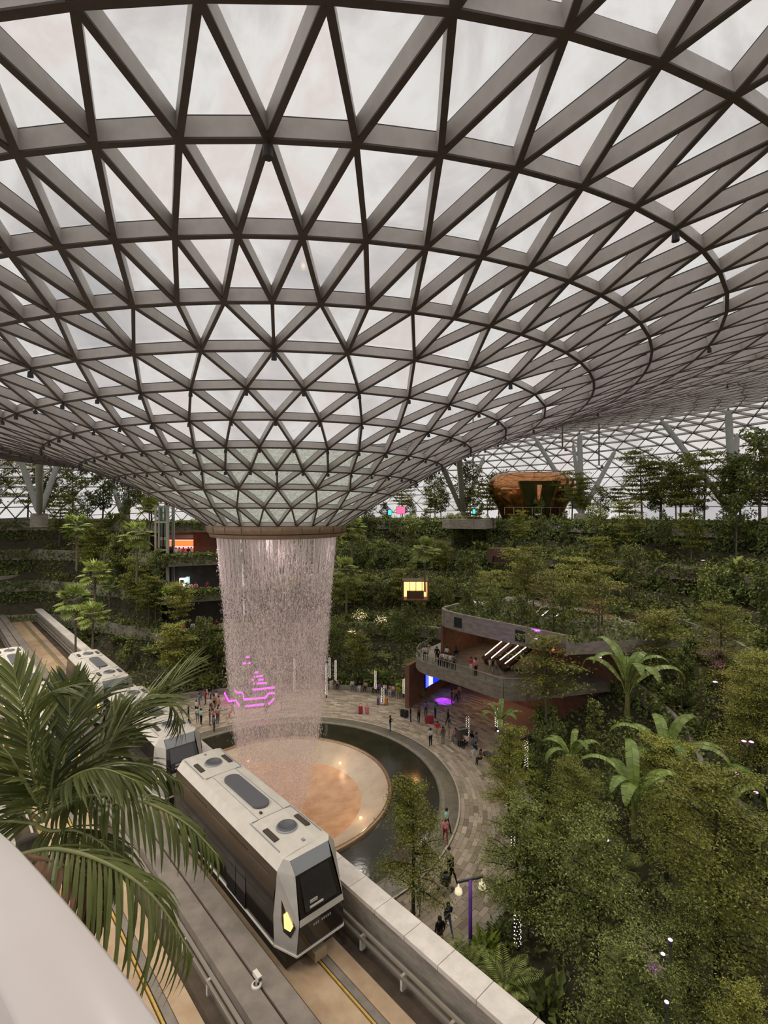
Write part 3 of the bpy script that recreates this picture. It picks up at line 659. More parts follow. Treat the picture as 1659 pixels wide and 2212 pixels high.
def tree_clumpy(seed, H=6.0, clumps=22, rad=1.7, lf=(.34, .17), per=70, low=.3, mat_=None, name='broadleaf_tree', bark=None):
    global RNG; RNG = np.random.default_rng(seed); rs = random.Random(seed); parts = []; br = MB()
    br.tube([(0, 0, 0), (.1, .05, H*.45), (0, 0, H*.85)], [.11, .08, .02], 6)
    for c in range(clumps):
        f = (c+.5)/clumps; z = H*(low+(1-low)*f); rr = rad*(1-abs(f-.4)**1.6)*rs.uniform(.45, 1); a = rs.random()*2*PI
        ctr = np.array([rr*math.cos(a), rr*math.sin(a), z]); br.tube([(0, 0, z-.5), tuple(ctr*np.array([.5, .5, 1])-np.array([0, 0, .2])), tuple(ctr)], [.04, .03, .01], 4, cap=False)
        P = unit(rnd(per)); P[:, 2] *= .7; s = rs.uniform(.38, .7)*rad/1.7; C = ctr+P*s*RNG.uniform(.6, 1.0, (per, 1))
        D = P+rnd(per)*.5; D[:, 2] -= .35; N = P*.6+rnd(per)*.35; N[:, 2] += .7
        parts.append(leaves(C, D, N, RNG.uniform(.6, 1.2, per)*lf[0], RNG.uniform(.6, 1.2, per)*lf[1]))
    V, Fc = merge(parts); e = empty(name); link('crown', npmesh('crown', V, Fc), e, [mat_ or G1]); br.build('trunk', bark or barkm, e); return e
def fan_palm(seed, H=5.0, nl=26, size=1.0, name='fan_palm', droop=0.0):
    global RNG; RNG = np.random.default_rng(seed); rs = random.Random(seed); e = empty(name); parts = []; st = MB()
    st.tube([(0, 0, 0), (.04, 0, H*.5), (0, 0, H)], [.13, .11, .12], 8)
    for i in range(nl):
        el = math.radians(rs.uniform(-40, 78)); a = i*2.399+rs.uniform(-.2, .2); pl = rs.uniform(.8, 1.2)*size
        d = np.array([math.cos(a)*math.cos(el), math.sin(a)*math.cos(el), math.sin(el)]); base = np.array([0, 0, H-.05]); hub = base+d*pl
        st.tube([tuple(base), tuple(hub)], [.022, .014], 4, cap=False)
        s = np.cross(d, [0, 0, 1.]); s /= np.linalg.norm(s)+1e-9; nrm = np.cross(s, d)
        k = 15; th = np.linspace(-1.75, 1.75, k)
        D = np.cos(th)[:, None]*d+np.sin(th)[:, None]*s; L = size*.95*(1-.22*np.abs(th)/1.75)*rs.uniform(.85, 1.1)
        D[:, 2] -= .12+.18*np.abs(np.cos(th))
        parts.append(leaves(np.repeat(hub[None], k, 0), D, np.repeat(nrm[None], k, 0), L, .2*size, .12))
    V, Fc = merge(parts); link('fronds', npmesh('fronds', V, Fc), e, [G3]).data.materials; st.build('trunk', barkm, e); return e
def banana(seed, size=1.0, nl=9, name='banana_plant', stem=1.6):
    rs = random.Random(seed); e = empty(name)
    st = MB().tube([(0, 0, 0), (0, 0, stem*.6), (.03, 0, stem+.3)], [.16, .13, .07], 8); st.build('stem', mat('banana_stem', (.10, .11, .03), (.16, .15, .05), 3, .6) if 'banana_stem' not in bpy.data.materials else bpy.data.materials['banana_stem'], e)
    for i in range(nl):
        a = i*2.399+rs.uniform(-.3, .3); el = math.radians(rs.uniform(38, 80)); L = rs.uniform(2.5, 3.5)*size; Wd = rs.uniform(.5, .64)*size; n = 22; b = MB(); mid = []
        p = Vector((0, 0, stem)); ang_ = el
        pet = .5*size; d0 = Vector((math.cos(a)*math.cos(el), math.sin(a)*math.cos(el), math.sin(el)))
        b.tube([p-Vector((0, 0, .5)), p+d0*pet], [.05, .03], 5, cap=False); p = p+d0*pet; pts = []
        for k in range(n+1):
            pts.append(p.copy()); ang_ -= (1.5+rs.uniform(0, .5))*k/n*1.8/n*1.6; p = p+Vector((math.cos(a)*math.cos(ang_), math.sin(a)*math.cos(ang_), math.sin(ang_)))*(L/n)
        S = Vector((-math.sin(a), math.cos(a), 0))
        for sgn in (1, -1):
            for k in range(n):
                f0, f1 = k/n, (k+1)/n; w = lambda f: Wd*.5*(math.sin(PI*min(1, f*.93+.06))**.6)
                gap = .22 if rs.random() < .45 else .0
                u = (pts[k+1]-pts[k]).normalized().cross(S)*-1
                sag = Vector((0, 0, -.28-.1*rs.random()))
                b.add([pts[k], pts[k+1], pts[k].lerp(pts[k+1], 1-gap)+(S*sgn+sag)*w(f1), pts[k]+(S*sgn+sag)*w(f0)], [(0, 1, 2, 3) if sgn < 0 else (3, 2, 1, 0)])
        b.tube(pts, [.03*(1-.8*k/n) for k in range(n+1)], 4, cap=False)
        b.build('leaf', G4, e)
    return e
def pinnate(seed, nl=14, L0=2.2, H=1.2, name='feather_palm', mat_=None, droop=1.0, lw=.05, ll=.55):
    global RNG; RNG = np.random.default_rng(seed); rs = random.Random(seed); e = empty(name); parts = []; st = MB()
    if H > .3: st.tube([(0, 0, 0), (0, 0, H)], [.1, .08], 7)
    for i in range(nl):
        a = i*2.399; el = math.radians(rs.uniform(25, 82)); n = 22; p = np.array([0, 0, H]); L = L0*rs.uniform(.8, 1.1); pts = []; th = el
        for k in range(n+1):
            pts.append(p.copy()); th -= droop*1.9/n*(k/n+.25); p = p+np.array([math.cos(a)*math.cos(th), math.sin(a)*math.cos(th), math.sin(th)])*L/n
        P = np.array(pts); st.tube([tuple(x) for x in P[::3]], [.02*(1-.85*j/len(P[::3])) for j in range(len(P[::3]))], 4, cap=False)
        T = unit(np.gradient(P, axis=0)); S = np.array([-math.sin(a), math.cos(a), 0])[None]
        for sgn in (1, -1):
            q = np.arange(3, n+1); f = q/n
            D = S*sgn+T[q]*.75; D[:, 2] -= .25; N = np.cross(T[q], S)*-1
            parts.append(leaves(P[q], D, np.where(N[:, 2:]>0, N, -N), ll*np.sin(PI*np.clip(f*.9+.08, 0, 1))**.7*L0/2.2, lw, .1))
    V, Fc = merge(parts); link('fronds', npmesh('fronds', V, Fc), e, [mat_ or G3]); st.build('stems', barkm, e); return e
def shrub(seed, R=.7, n=130, lf=(.36, .16), mat_=None, name='shrub', up=.9):
    global RNG; RNG = np.random.default_rng(seed); P = unit(rnd(n)); P[:, 2] = np.abs(P[:, 2]); C = P*np.array([R, R, R*up])*RNG.uniform(.35, 1, (n, 1))
    D = P+rnd(n)*.4; N = rnd(n)*.4; N[:, 2] += 1
    V, Fc = leaves(C, D, N, RNG.uniform(.6, 1.2, n)*lf[0], RNG.uniform(.7, 1.2, n)*lf[1])
    e = empty(name); link('foliage', npmesh('foliage', V, Fc), e, [mat_ or G1])
    st = MB()
    for i in range(5): a = i*1.26; st.tube([(0, 0, -.05), (R*.4*math.cos(a), R*.4*math.sin(a), R*up*.6)], [.03, .01], 4, cap=False)
    st.build('stems', barkd, e); return e

PROTO = {
 'lay': [tree_layered(100+i, H=h, tiers=t, rad=r) for i, (h, t, r) in enumerate(((8, 9, 2.4), (9.5, 11, 2.7), (6.5, 7, 2.2), (7.5, 7, 3.2)))],
 'clu': [tree_clumpy(200+i, H=h, rad=r, clumps=c) for i, (h, r, c) in enumerate(((6, 1.6, 22), (7.5, 1.9, 28), (5, 1.5, 18)))],
 'col': [tree_clumpy(230+i, H=7, rad=.95, clumps=20, low=.15, lf=(.3, .15), name='columnar_tree') for i in range(2)],
 'fan': [fan_palm(300+i, H=h, size=s) for i, (h, s) in enumerate(((5.5, 1.15), (4.2, 1.0), (7, 1.2)))],
 'fea': [pinnate(400+i, H=h, L0=l) for i, (h, l) in enumerate(((1.4, 2.4), (.4, 2.0)))],
 'shr': [shrub(500+i, R=r, lf=l) for i, (r, l) in enumerate(((.8, (.4, .18)), (1.0, (.5, .24)), (.7, (.3, .1))))],
 'shb': [shrub(520, R=.7, mat_=G6, name='bright_shrub', lf=(.4, .2))],
 'fine': [tree_layered(600+i, H=h, tiers=t, rad=r, lf=(.125, .06), per=p, clear=.3, mat_=m_, name='small_leaved_tree', bark=barkd, upright=.6) for i, (h, t, r, p, m_) in enumerate(((7.4, 10, 1.9, 1100, G2), (9, 12, 3.0, 1500, G2), (8, 11, 2.4, 1200, G1)))],
 'ban': [banana(700+i, size=s) for i, s in enumerate((1.15, .95))],
}
USED = set(); PLANTS = []
def place(kind, var, loc, sc=1.0, rz=None, label=None, cat='tree', group=None):
    p = PROTO[kind][var % len(PROTO[kind])]
    o = p if (kind, var % len(PROTO[kind])) not in USED else dup(p)
    USED.add((kind, var % len(PROTO[kind]))); o.location = loc; o.rotation_euler = (0, 0, random.random()*6.28 if rz is None else rz); o.scale = (sc,)*3
    o.name = p.name.split('.')[0]
    tag(o, label, cat, group); PLANTS.append(o); return o
def ground(phi, r):                                                  # soil height at a polar place
    if r < RR(1, phi): return 0.0
    if 110 <= phi <= 128:
        for k in (5, 4, 3, 2):
            if r >= RR(k, phi): return LV[k-1]+.7
        return .5+(r-RR(1, phi))/(RR(2, phi)-RR(1, phi))*4
    for k in (5, 4, 3, 2):
        if r >= RR(k, phi):
            top = RR(k+1, phi) if k < 5 else RR(5, phi)+20
            return LV[k-1]+.7+min(1, (r-RR(k, phi))/(top-RR(k, phi)))*(1.3 if k < 5 else 0)
    return .4+(r-RR(1, phi))/(RR(2, phi)-RR(1, phi))*4.0
WHAT = {'lay': ('tiered olive tree', 'tree'), 'clu': ('bushy dark tree', 'tree'), 'col': ('narrow leafy tree', 'tree'), 'fan': ('spiky fan palm', 'palm'), 'fea': ('low feather palm', 'palm'), 'shr': ('dark leafy shrub', 'shrub'), 'shb': ('bright yellow-green shrub', 'shrub'), 'fine': ('tiny-leaved olive tree', 'tree')}
def zone(p):
    x, y = proj(p)
    side = 'left of the waterfall' if x < 480 else 'behind the waterfall' if x < 730 else 'right of the waterfall' if x < 1000 else 'below the pavilion' if x < 1300 else 'at the right'
    lev = 'on the top terrace' if y < 1135 else 'on the upper terrace' if y < 1235 else 'on the middle terrace' if y < 1345 else 'on the lower terrace' if y < 1480 else 'on the plaza bank'
    return f'{lev} {side}'
AUTO = []
def auto(kind, phi, r, sc=1.0, dz=0.0, var=None, z=None):
    loc = pol(phi, r, ground(phi, r)+dz) if z is None else pol(phi, r, z)
    x, y = proj(loc)
    if kind in ('clu', 'lay', 'col') and loc.xy.length < 24: kind = 'fine'; var = 2
    if loc.y < 6 or x < -150 or x > 1830 or y > 2600: return None
    o = place(kind, random.randrange(9) if var is None else var, loc, sc, cat=WHAT[kind][1]); AUTO.append((o, kind, loc+Vector((0, 0, 1.0)))); return o
def clear_track(p, d=5.0):
    n = p.dot(TN); return not (2.0-d*.3 < n < 12.8+d*.3)
random.seed(21)
# terraces, level by level
for k, cnt in ((1, 40), (2, 40), (3, 44), (4, 46), (5, 66)):
    for i in range(cnt):
        phi = -58+ (148+58)*(i+random.uniform(.1, .9))/cnt
        if 110 < phi < 127 and k > 1: continue
        top = RR(k+1, phi) if k < 5 else RR(5, phi)+7
        r = RR(k, phi)+(top-RR(k, phi))*random.uniform(.15, .75)
        if k in (1, 2) and PASS[0]-2 < phi < PASS[1]+1: continue
        p = pol(phi, r, 0)
        if not clear_track(p): continue
        if k == 1: kind = random.choice(['clu', 'clu', 'lay', 'fea', 'col'])
        elif k == 5: kind = random.choice(['lay', 'clu', 'clu', 'lay'])
        else: kind = random.choice(['lay', 'lay', 'col', 'clu', 'col', 'clu'])
        if phi > 112 and k in (2, 3): kind = random.choice(['clu', 'lay', 'fan'])
        sc = random.uniform(.6, .92) if k < 5 else random.uniform(.6, 1.0)
        auto(kind, phi, r, sc)
# shrubs on the planters
for k, cnt in ((1, 40), (2, 34), (3, 34), (4, 34), (5, 34)):
    for i in range(cnt):
        phi = -58+(148+58)*(i+random.uniform(.1, .9))/cnt
        if k in (1, 2) and PASS[0] < phi < PASS[1]: continue
        if 110 < phi < 127 and k > 1: continue
        r = RR(k, phi)+random.uniform(.5, 1.6)
        if clear_track(pol(phi, r, 0), 2): auto(random.choice(['shr', 'shr', 'shr', 'shb']) if k == 1 else 'shr', phi, r, random.uniform(.8, 1.5))
# fan palms picked out in the photo: crown pixel, depth, height
for x, y, Y, h, v in ((165, 1140, 60, 5.2, 0), (295, 1158, 58, 5.5, 0), (205, 1240, 58, 4.6, 1), (163, 1300, 52, 6.5, 2), (918, 1188, 62, 5.2, 0), (748, 1232, 61, 5.4, 0), (760, 1140, 66, 5.0, 1), (200, 1330, 51, 4.0, 1)):
    p = atd(x, y, Y); v0 = PROTO['fan'][v % 3]; hh = (5.5, 4.2, 7)[v % 3]
    place('fan', v, (p.x, p.y, p.z-hh*h/hh), h/hh, cat='palm'); AUTO.append((PLANTS[-1], 'fan', p))
# planting on the overhang and big trees on the top terrace
for phi, r, kind, sc in ((40, 22, 'clu', .55), (36, 24, 'lay', .6), (31, 22.5, 'clu', .6), (27, 25, 'lay', .75), (23, 23, 'clu', .6), (18, 25, 'lay', .7), (13, 24.5, 'clu', .7), (44, 26, 'col', .7), (33, 29, 'clu', .8), (25, 30, 'lay', .8), (17, 30, 'clu', .8), (40, 31, 'lay', .8), (10, 27, 'lay', .8)): auto(kind, phi, r, sc, z=10.6)
for phi, r, kind, sc, v in ((16, 49, 'clu', 1.35, 1), (12, 50, 'lay', 1.2, 3), (8, 49, 'clu', 1.4, 1), (4, 48, 'lay', 1.15, 1), (20, 51, 'clu', 1.3, 0), (24, 50, 'lay', 1.1, 3), (28, 51, 'clu', 1.15, 1), (0, 48, 'clu', 1.4, 1), (-4, 48, 'clu', 1.3, 0), (32, 53, 'lay', 1.0, 0), (70, 49, 'clu', 1.1, 1), (64, 52, 'clu', 1.3, 1), (60, 56, 'clu', 1.4, 0), (128, 53, 'clu', 1.25, 1), (131, 58, 'clu', 1.3, 0), (134, 64, 'clu', 1.4, 1), (137, 67, 'clu', 1.4, 0), (125, 50, 'clu', 1.2, 0), (122, 47, 'clu', 1.2, 1), (118, 46, 'clu', 1.1, 0), (138, 72, 'lay', 1.3, 3), (141, 74, 'clu', 1.4, 1), (143, 72, 'lay', 1.3, 1)): auto(kind, phi, r, sc, 0, v)
for phi, r, kind, sc in ((114, 25.5, 'lay', .7), (118, 26.5, 'clu', .6), (122, 28, 'clu', .7), (126, 30, 'lay', .75), (129, 34, 'clu', .75), (131, 38, 'lay', .8), (133, 43, 'clu', .8), (128, 40, 'fan', .9), (135, 48, 'lay', .9), (136, 52, 'clu', .9), (124, 26, 'fea', 1.0), (131, 31, 'fea', 1.1), (134, 38, 'shr', 1.5), (127, 33, 'shb', 1.3), (137, 44, 'shr', 1.6)): auto(kind, phi, r, sc)
# banana plants
for x, y, Y, s, v in ((1355, 1490, 33, 1.15, 0), (1440, 1640, 25, 1.0, 1), (1235, 1640, 30, .8, 1), (1370, 1740, 22, .85, 0), (1668, 1740, 23, .95, 1), (1080, 1560, 38, .7, 1)):
    p = atd(x, y, Y); place('ban', v, (p.x, p.y, p.z-1.6*s), s, label=None, cat='plant', group='banana plants on the bank to the right')
for o, l in zip(PLANTS[-6:], ('largest banana plant with broad arching leaves, below the long concrete wall', 'banana plant with leaves drooping over the olive tree crowns', 'smaller banana plant nearest the lit plaza trunk, left of the other banana plants', 'banana plant with one torn hanging leaf, lowest of the cluster', 'banana plant cut off by the picture edge beside the magenta lights', 'small banana plant beside the passage balcony')): o['label'] = l
# near right-hand trees: trunk base on the bank
for x, y, Y, kind, v, s, lab in (
  (893, 2000, 25.9, 'fine', 0, 1.0, 'slim small-leaved tree standing beside the pool kerb'),
  (1118, 2040, 23.5, 'fine', 2, .86, 'tall thin tree with lights round its foot beside the lamp post'),
  (1290, 2190, 19.0, 'fine', 2, .95, 'dark small-leaved tree filling the lower right bank'),
  (1550, 2080, 18.0, 'fine', 1, 1.0, 'wide olive-leaved tree spreading over the right bank, nearest of all'),
  (1440, 1860, 24.0, 'fine', 1, .85, 'olive-leaved tree under the banana plants'),
  (1250, 1880, 26.0, 'fine', 1, .75, 'olive-leaved tree beside the plaza planter, left of the wide one'),
  (1640, 1760, 26.0, 'fine', 1, .8, 'olive-leaved tree in front of the magenta floodlights'),
  (1560, 1560, 34.0, 'fine', 1, .9, 'flat olive tree below the pale concrete wall'),
  (1180, 1560, 40.0, 'lay', 3, .9, 'tiered olive tree right of the balcony'),
  (1420, 2230, 15.5, 'fine', 2, .55, 'low dark small-leaved tree at the bottom edge under the violet floodlights'),
  (1600, 2260, 14.5, 'fine', 0, .6, 'low olive small-leaved tree in the bottom corner'),
  (1100, 1720, 33.0, 'fine', 0, .95, 'small-leaved tree leaning over the plaza path')):
    p = atd(x, y, Y); p.z = max(0, ground(math.degrees(math.atan2(p.y-AY, p.x-AX)), math.hypot(p.x-AX, p.y-AY))-.1) if kind == 'fine' else p.z
    place(kind, v, p, s, label=lab, cat='tree', group='trees close by on the bank')
for x, y, Y, kind, s, lab in ((1010, 2130, 22, 'fea', .8, 'feather palm at the foot of the lamp post'), (1090, 2180, 20.5, 'fea', .9, 'feather palm beside the guideway coping at the bottom'), (880, 1985, 26, 'shb', .7, 'small bright shrub against the guideway coping'),
  (1330, 2212, 17, 'shr', .9, 'large-leaved shrub at the bottom edge, middle of the bank'), (1480, 2200, 16, 'shb', .55, 'bright shrub at the bottom edge under the dark tree'), (1620, 2190, 15.5, 'shr', .9, 'large-leaved shrub in the bottom corner'), (1180, 2150, 19.5, 'shr', 1.2, 'leafy shrub between the feather palms and the dark tree'), (1330, 1850, 26, 'fea', 1.0, 'feather palm glimpsed between the olive trees')):
    p = atd(x, y, Y); ph = math.degrees(math.atan2(p.y-AY, p.x-AX)); p.z = ground(ph, math.hypot(p.x-AX, p.y-AY))
    place(kind, 1, p, s, label=lab, cat='palm' if kind == 'fea' else 'shrub', group='low plants on the near bank')
grp = {}
for o, kind, p in AUTO: grp.setdefault((kind, zone(p)), []).append(o)
NTH = ['first', 'second', 'third', 'fourth', 'fifth', 'sixth', 'seventh', 'eighth', 'ninth', 'tenth']
for (kind, z), os_ in grp.items():
    os_.sort(key=lambda o: proj(o.location)[0])
    for i, o in enumerate(os_):
        l = f'{WHAT[kind][0]} {z}'; o['group'] = f'{WHAT[kind][0]} group {z}'
        o['label'] = l if len(os_) == 1 else f'{l}, {NTH[i]} from left' if i < 10 else f'{l}, among the rightmost'
for kind, ps in PROTO.items():
    for i, p in enumerate(ps):
        if (kind, i) not in USED:
            for c in list(p.children): bpy.data.objects.remove(c)
            bpy.data.objects.remove(p)

# ------------------------------------------------------------------ climbing greenery on walls and banks (uncountable)
def cover(name, n, fn, lf=(.3, .2), mats=G5, label='', seed=5):
    global RNG; RNG = np.random.default_rng(seed); C, N = fn(n); D = rnd(len(C))*.55; D[:, 2] -= .55
    V, Fc = leaves(C, D+N*.35, N+rnd(len(C))*.35, RNG.uniform(.6, 1.3, len(C))*lf[0], RNG.uniform(.6, 1.3, len(C))*lf[1])
    return tag(link(name, npmesh(name, V, Fc), None, [mats]), label, 'greenery', kind='stuff')
def polv(phi, r, z): a = np.radians(phi); return np.stack([AX+r*np.cos(a), AY+r*np.sin(a), z], 1)
def nz_clump(phi, z, f1, f2): return (np.sin(phi*f1+3*np.sin(z*.7))+np.sin(phi*f2*1.7+z*f1+1.3)+np.sin(z*2.1+phi*.31))/3
def wallfn(k):
    def fn(n):
        phi = RNG.uniform(-59, 150, n*2); top = LV[k-1]+.95; f = RNG.random(n*2)
        keep = ~((phi > 110) & (phi < 128)) & (nz_clump(phi, f*4, .35, .9)+RNG.normal(0, .25, n*2) > (-.35 if k > 2 else -.15))
        if k == 3: keep &= ~((phi > -5) & (phi < 8))
        if k == 2: keep &= ~((phi > PASS[0]) & (phi < PASS[1]+4))
        phi, f = phi[keep][:n], f[keep][:n]; r = np.interp(phi, PH, RK[k]); z = top-f**1.3*3.2; bulge = .15+.5*np.abs(nz_clump(phi, z, .9, 2.1))
        a = np.radians(phi); N = np.stack([-np.cos(a), -np.sin(a), np.full(len(a), .45)], 1)
        return polv(phi, r-bulge*RNG.uniform(.3, 1, len(r)), z), N
    return fn
for k, n in ((2, 9000), (3, 18000), (4, 21000), (5, 18000)):
    cover('climbing_foliage', n, wallfn(k), (.34, .24), G5, f'dark climbing greenery hanging down the wall of terrace level {k}', 60+k)
def bankfn(k, z0=0):
    def fn(n):
        phi = RNG.uniform(-59, 150, n); f = RNG.random(n); keep = ~((phi > 110) & (phi < 128) & (k > 1))
        if k in (1, 2): keep &= ~((phi > PASS[0]-.5) & (phi < PASS[1]+.8))
        phi, f = phi[keep], f[keep]; r0 = np.interp(phi, PH, RK[k]); r1 = np.interp(phi, PH, RK[k+1]) if k < 5 else r0+6
        r = r0+.3+(r1-r0-.3)*f; z = np.array([ground(p, q) for p, q in zip(phi, r)])+np.abs(nz_clump(phi*3, f*6, .9, 2.3))*.9*RNG.random(len(phi))
        P = polv(phi, r, z); n_ = P[:, 0]*TN.x+P[:, 1]*TN.y; ok = (n_ < 2) | (n_ > 12.9); N = np.zeros((len(phi), 3)); N[:, 2] = 1; a = np.radians(phi); N[:, 0] = -np.cos(a)*.7; N[:, 1] = -np.sin(a)*.7
        return P[ok], N[ok]
    return fn
for k, n in ((1, 15000), (2, 13000), (3, 13000), (4, 12000), (5, 9000)):
    cover('ground_cover', n, bankfn(k), (.36, .2), G1, f'leafy undergrowth on terrace level {k}' if k > 1 else 'leafy undergrowth on the bank round the plaza', 80+k)
def hedgefn(k, a0, a1, h=.7):
    def fn(n):
        phi = RNG.uniform(a0, a1, n); r = np.interp(phi, PH, RK[k])-.15+RNG.random(n)*1.0; z = LV[k-1]+.75+RNG.random(n)*h*(.6+.4*np.sin(phi*3)); a = np.radians(phi)
        hang = RNG.random(n) < .35; z = np.where(hang, LV[k-1]+.8-RNG.random(n)**2*1.2, z); r = np.where(hang, np.interp(phi, PH, RK[k])-.1-RNG.random(n)*.15, r)
        return polv(phi, r, z), np.stack([-np.cos(a)*.8, -np.sin(a)*.8, np.ones(n)], 1)
    return fn
for k in (2, 3, 4, 5): cover('balcony_planting', 2600, hedgefn(k, 109, 129, .3), (.32, .2), G1, f'trailing plants along the balcony front at level {k}', 90+k)
cover('overhang_planting', 5000, lambda n: ((lambda ph, f: polv(ph, np.interp(ph, [8, 14, 22, 30, 38, 44, 47], [23.7, 22.4, 21.1, 20.3, 20, 20.3, 21.3])+.2+f*12, 10.55+np.abs(nz_clump(ph*3, f*9, .9, 2.1))*1.1*RNG.random(n)))(RNG.uniform(8, 47, n), RNG.random(n)**1.3), np.repeat(np.array([[0, -.6, .9]]), n, 0)), (.36, .2), G1, 'leafy undergrowth on the overhang above the escalators', 96)
cover('park_hedge', 6000, hedgefn(5, -40, 110, 1.0), (.34, .2), G5, 'clipped hedge along the edge of the top terrace', 99)
cover('portal_planting', 3500, lambda n: (np.array([tuple(trk(-93.5+random.random()*.8-.4, random.uniform(-4, 24), 11.9-random.random()**2*1.5+random.random()*.8)) for _ in range(n)]), np.repeat(np.array([[.3, -.5, .8]]), n, 0)), (.4, .25), G1, 'trailing plants over the tunnel portal', 97)
# ------------------------------------------------------------------ passage, balcony and overhang right of the waterfall
warm = emat('warm_interior_light', (1, .52, .2), .9)
pg = empty('passage', pol(38, 24, 0), label='brown-walled passage under the round balcony', cat='passage'); po = Vector(pg.location)
def pbox(name, pts, z0, z1, m, par, org): return MB().poly([Vector((p[0], p[1], z0))-org for p in pts], z1-z0).build(name, m, par)
w0, w1 = pol(56, 19.4), pol(56.4, 31); nrm = Vector((math.cos(math.radians(146)), math.sin(math.radians(146)), 0))
pbox('side_wall', [w0, w1, w1+nrm*.5, w0+nrm*.5], 0, 4.7, brickm, pg, po)
pbox('end_wall', [pol(57, 31), pol(14, 31), pol(14, 31.5), pol(57, 31.5)], 0, 4.7, brickm, pg, po)
for i in range(5):
    a = 22+i*6.5; b = MB(); b.poly([pol(a, 30.6, 1.0)-po, pol(a+4.5, 30.6, 1.0)-po, pol(a+4.5, 30.9, 1.0)-po, pol(a, 30.9, 1.0)-po], 2.6); b.build('shop_window', warm, pg)
fl2 = MB().poly([pol(PASS[0], 19, -.02), pol(PASS[1], 19.3, -.02), pol(PASS[1], 31, -.02), pol(40, 31.2, -.02), pol(PASS[0], 31, -.02)], .04).build('floor_passage', islandmat('passage_paving', [(.2, .13, .095), (.24, .155, .115)], .35, .5)); tag(fl2, 'reddish paving of the passage', kind='structure')
lamp('AREA', pol(38, 27, 4.4)-po, 110, (1, .62, .4), pg, 5.0, aim=pol(38, 27, 0)-po)
lamp('SPOT', pol(50, 24, 4.3)-po, 3000, (.32, .04, 1), pg, .1, .55, aim=pol(50.5, 23.6, 0)-po)
# screen on the side wall
sc = empty('wall_screen', pol(56, 25, 2.2), label='bright blue video screen on the passage wall', cat='screen'); so = Vector(sc.location); inn = -nrm
blue = emat('screen_blue', (.008, .03, .95), 1.3); whitee = emat('screen_white', (.85, .86, .9), .9); bluel = emat('screen_light_blue', (.35, .55, 1), .9)
def sq(name, r0, r1, z0, z1, m, d, th=.02):
    a, b = pol(56.05, r0), pol(56.05, r1); b_ = MB(); b_.poly([Vector((a.x, a.y, z0))+inn*d-so, Vector((b.x, b.y, z0))+inn*d-so, Vector((b.x, b.y, z1))+inn*d-so, Vector((a.x, a.y, z1))+inn*d-so], th, inn); return b_.build(name, m, sc)
sq('bezel', 22.9, 27.1, 1.1, 3.6, gasket, .02, .04); sq('picture', 23, 27, 1.2, 3.5, blue, .065); sq('white_panel', 23.7, 24.7, 1.25, 2.75, whitee, .09)
for r in (23.2, 23.45): sq('light_line', r, r+.06, 1.22, 3.0, bluel, .09)
sq('light_line', 23.2, 26.9, 3.3, 3.36, bluel, .09)
# balcony slab with glass rail
bal = empty('round_balcony', pol(36, 22, 4.7), label='round concrete balcony crowded with people above the passage', cat='balcony'); bo = Vector(bal.location)
edgep = [(16, 21.5), (18, 19.6), (24, 18.9), (32, 18.4), (40, 18.1), (46, 18.1), (50, 18.5), (53.5, 19.6), (55.5, 21.5), (56, 24)]
full = [pol(a, r) for a, r in edgep]+[pol(56, 30.5), pol(40, 30.5), pol(28, 30.5), pol(16, 30.5)]
pbox('slab', full, 4.65, 5.6, concrete, bal, bo)
ring = [pol(a, r-.02) for a, r in edgep]
fine = resample(ring, 40)
m = MB()
for a, b in zip(fine, fine[1:]): m.bar(a+Vector((0, 0, 4.7))-bo, b+Vector((0, 0, 4.7))-bo, .22, 1.25)
m.build('upstand', concrete, bal)
m = MB()
for a, b in zip(fine, fine[1:]): m.bar(a+Vector((0, 0, 6.62))-bo, b+Vector((0, 0, 6.62))-bo, .06, .05)
m.build('handrail', railm, bal)
for i, a in enumerate(fine[::2]): MB().bar(a+Vector((0, 0, 5.9))-bo, a+Vector((0, 0, 6.65))-bo, .05, .05, (1, 0, 0)).build('rail_post', railm, bal)
railglass = glassmat('rail_glass', (.9, .93, .92), .06)
for i in range(0, 38, 2):
    a, b = fine[i], fine[i+2]; MB().bar(a+Vector((0, 0, 5.95))-bo, b+Vector((0, 0, 5.95))-bo, .015, .64).build('pane', railglass, bal)
# overhang above it
ov = empty('upper_overhang', pol(28, 26, 9.6), label='long concrete overhang edge above the escalators', cat='overhang'); oo = Vector(ov.location)
op = [(8, 23.6), (14, 22.3), (22, 21), (30, 20.2), (38, 19.9), (44, 20.2), (47, 21.2), (47.5, 25)]
pbox('slab', [pol(a, r) for a, r in op]+[pol(47.5, 36.2), pol(30, 36.2), pol(8, 34.5)], 9.5, 10.5, concrete, ov, oo)
fo = resample([pol(a, r) for a, r in op], 30); m = MB()
for a, b in zip(fo, fo[1:]): m.bar(a+Vector((0, 0, 9.4))-oo, b+Vector((0, 0, 9.4))-oo, .3, 1.75)
m.build('edge_beam', concrete, ov)
for i in (6, 17):
    a, b = fo[i], fo[i+1]; d = (b-a).normalized(); o_ = Vector((d.y, -d.x, 0)); o_ = o_ if o_.dot(Vector((0, -1, 0))) > 0 else -o_
    MB().bar(a+o_*.12+Vector((0, 0, 9.75))-oo, a+d*1.0+o_*.12+Vector((0, 0, 9.75))-oo, .2, 1.0).build('grille', mat('dark_green_grille', (.012, .02, .016), rough=.5) if 'dark_green_grille' not in bpy.data.materials else bpy.data.materials['dark_green_grille'], ov)
bw = tag(pbox('wall_balcony', [pol(57, 30.4), pol(36, 30.4), pol(14, 30.4), pol(14, 30.8), pol(36, 30.8), pol(57, 30.8)], 5.6, 9.5, brickm, None, Vector((0, 0, 0))), 'brown wall behind the balcony', kind='structure')
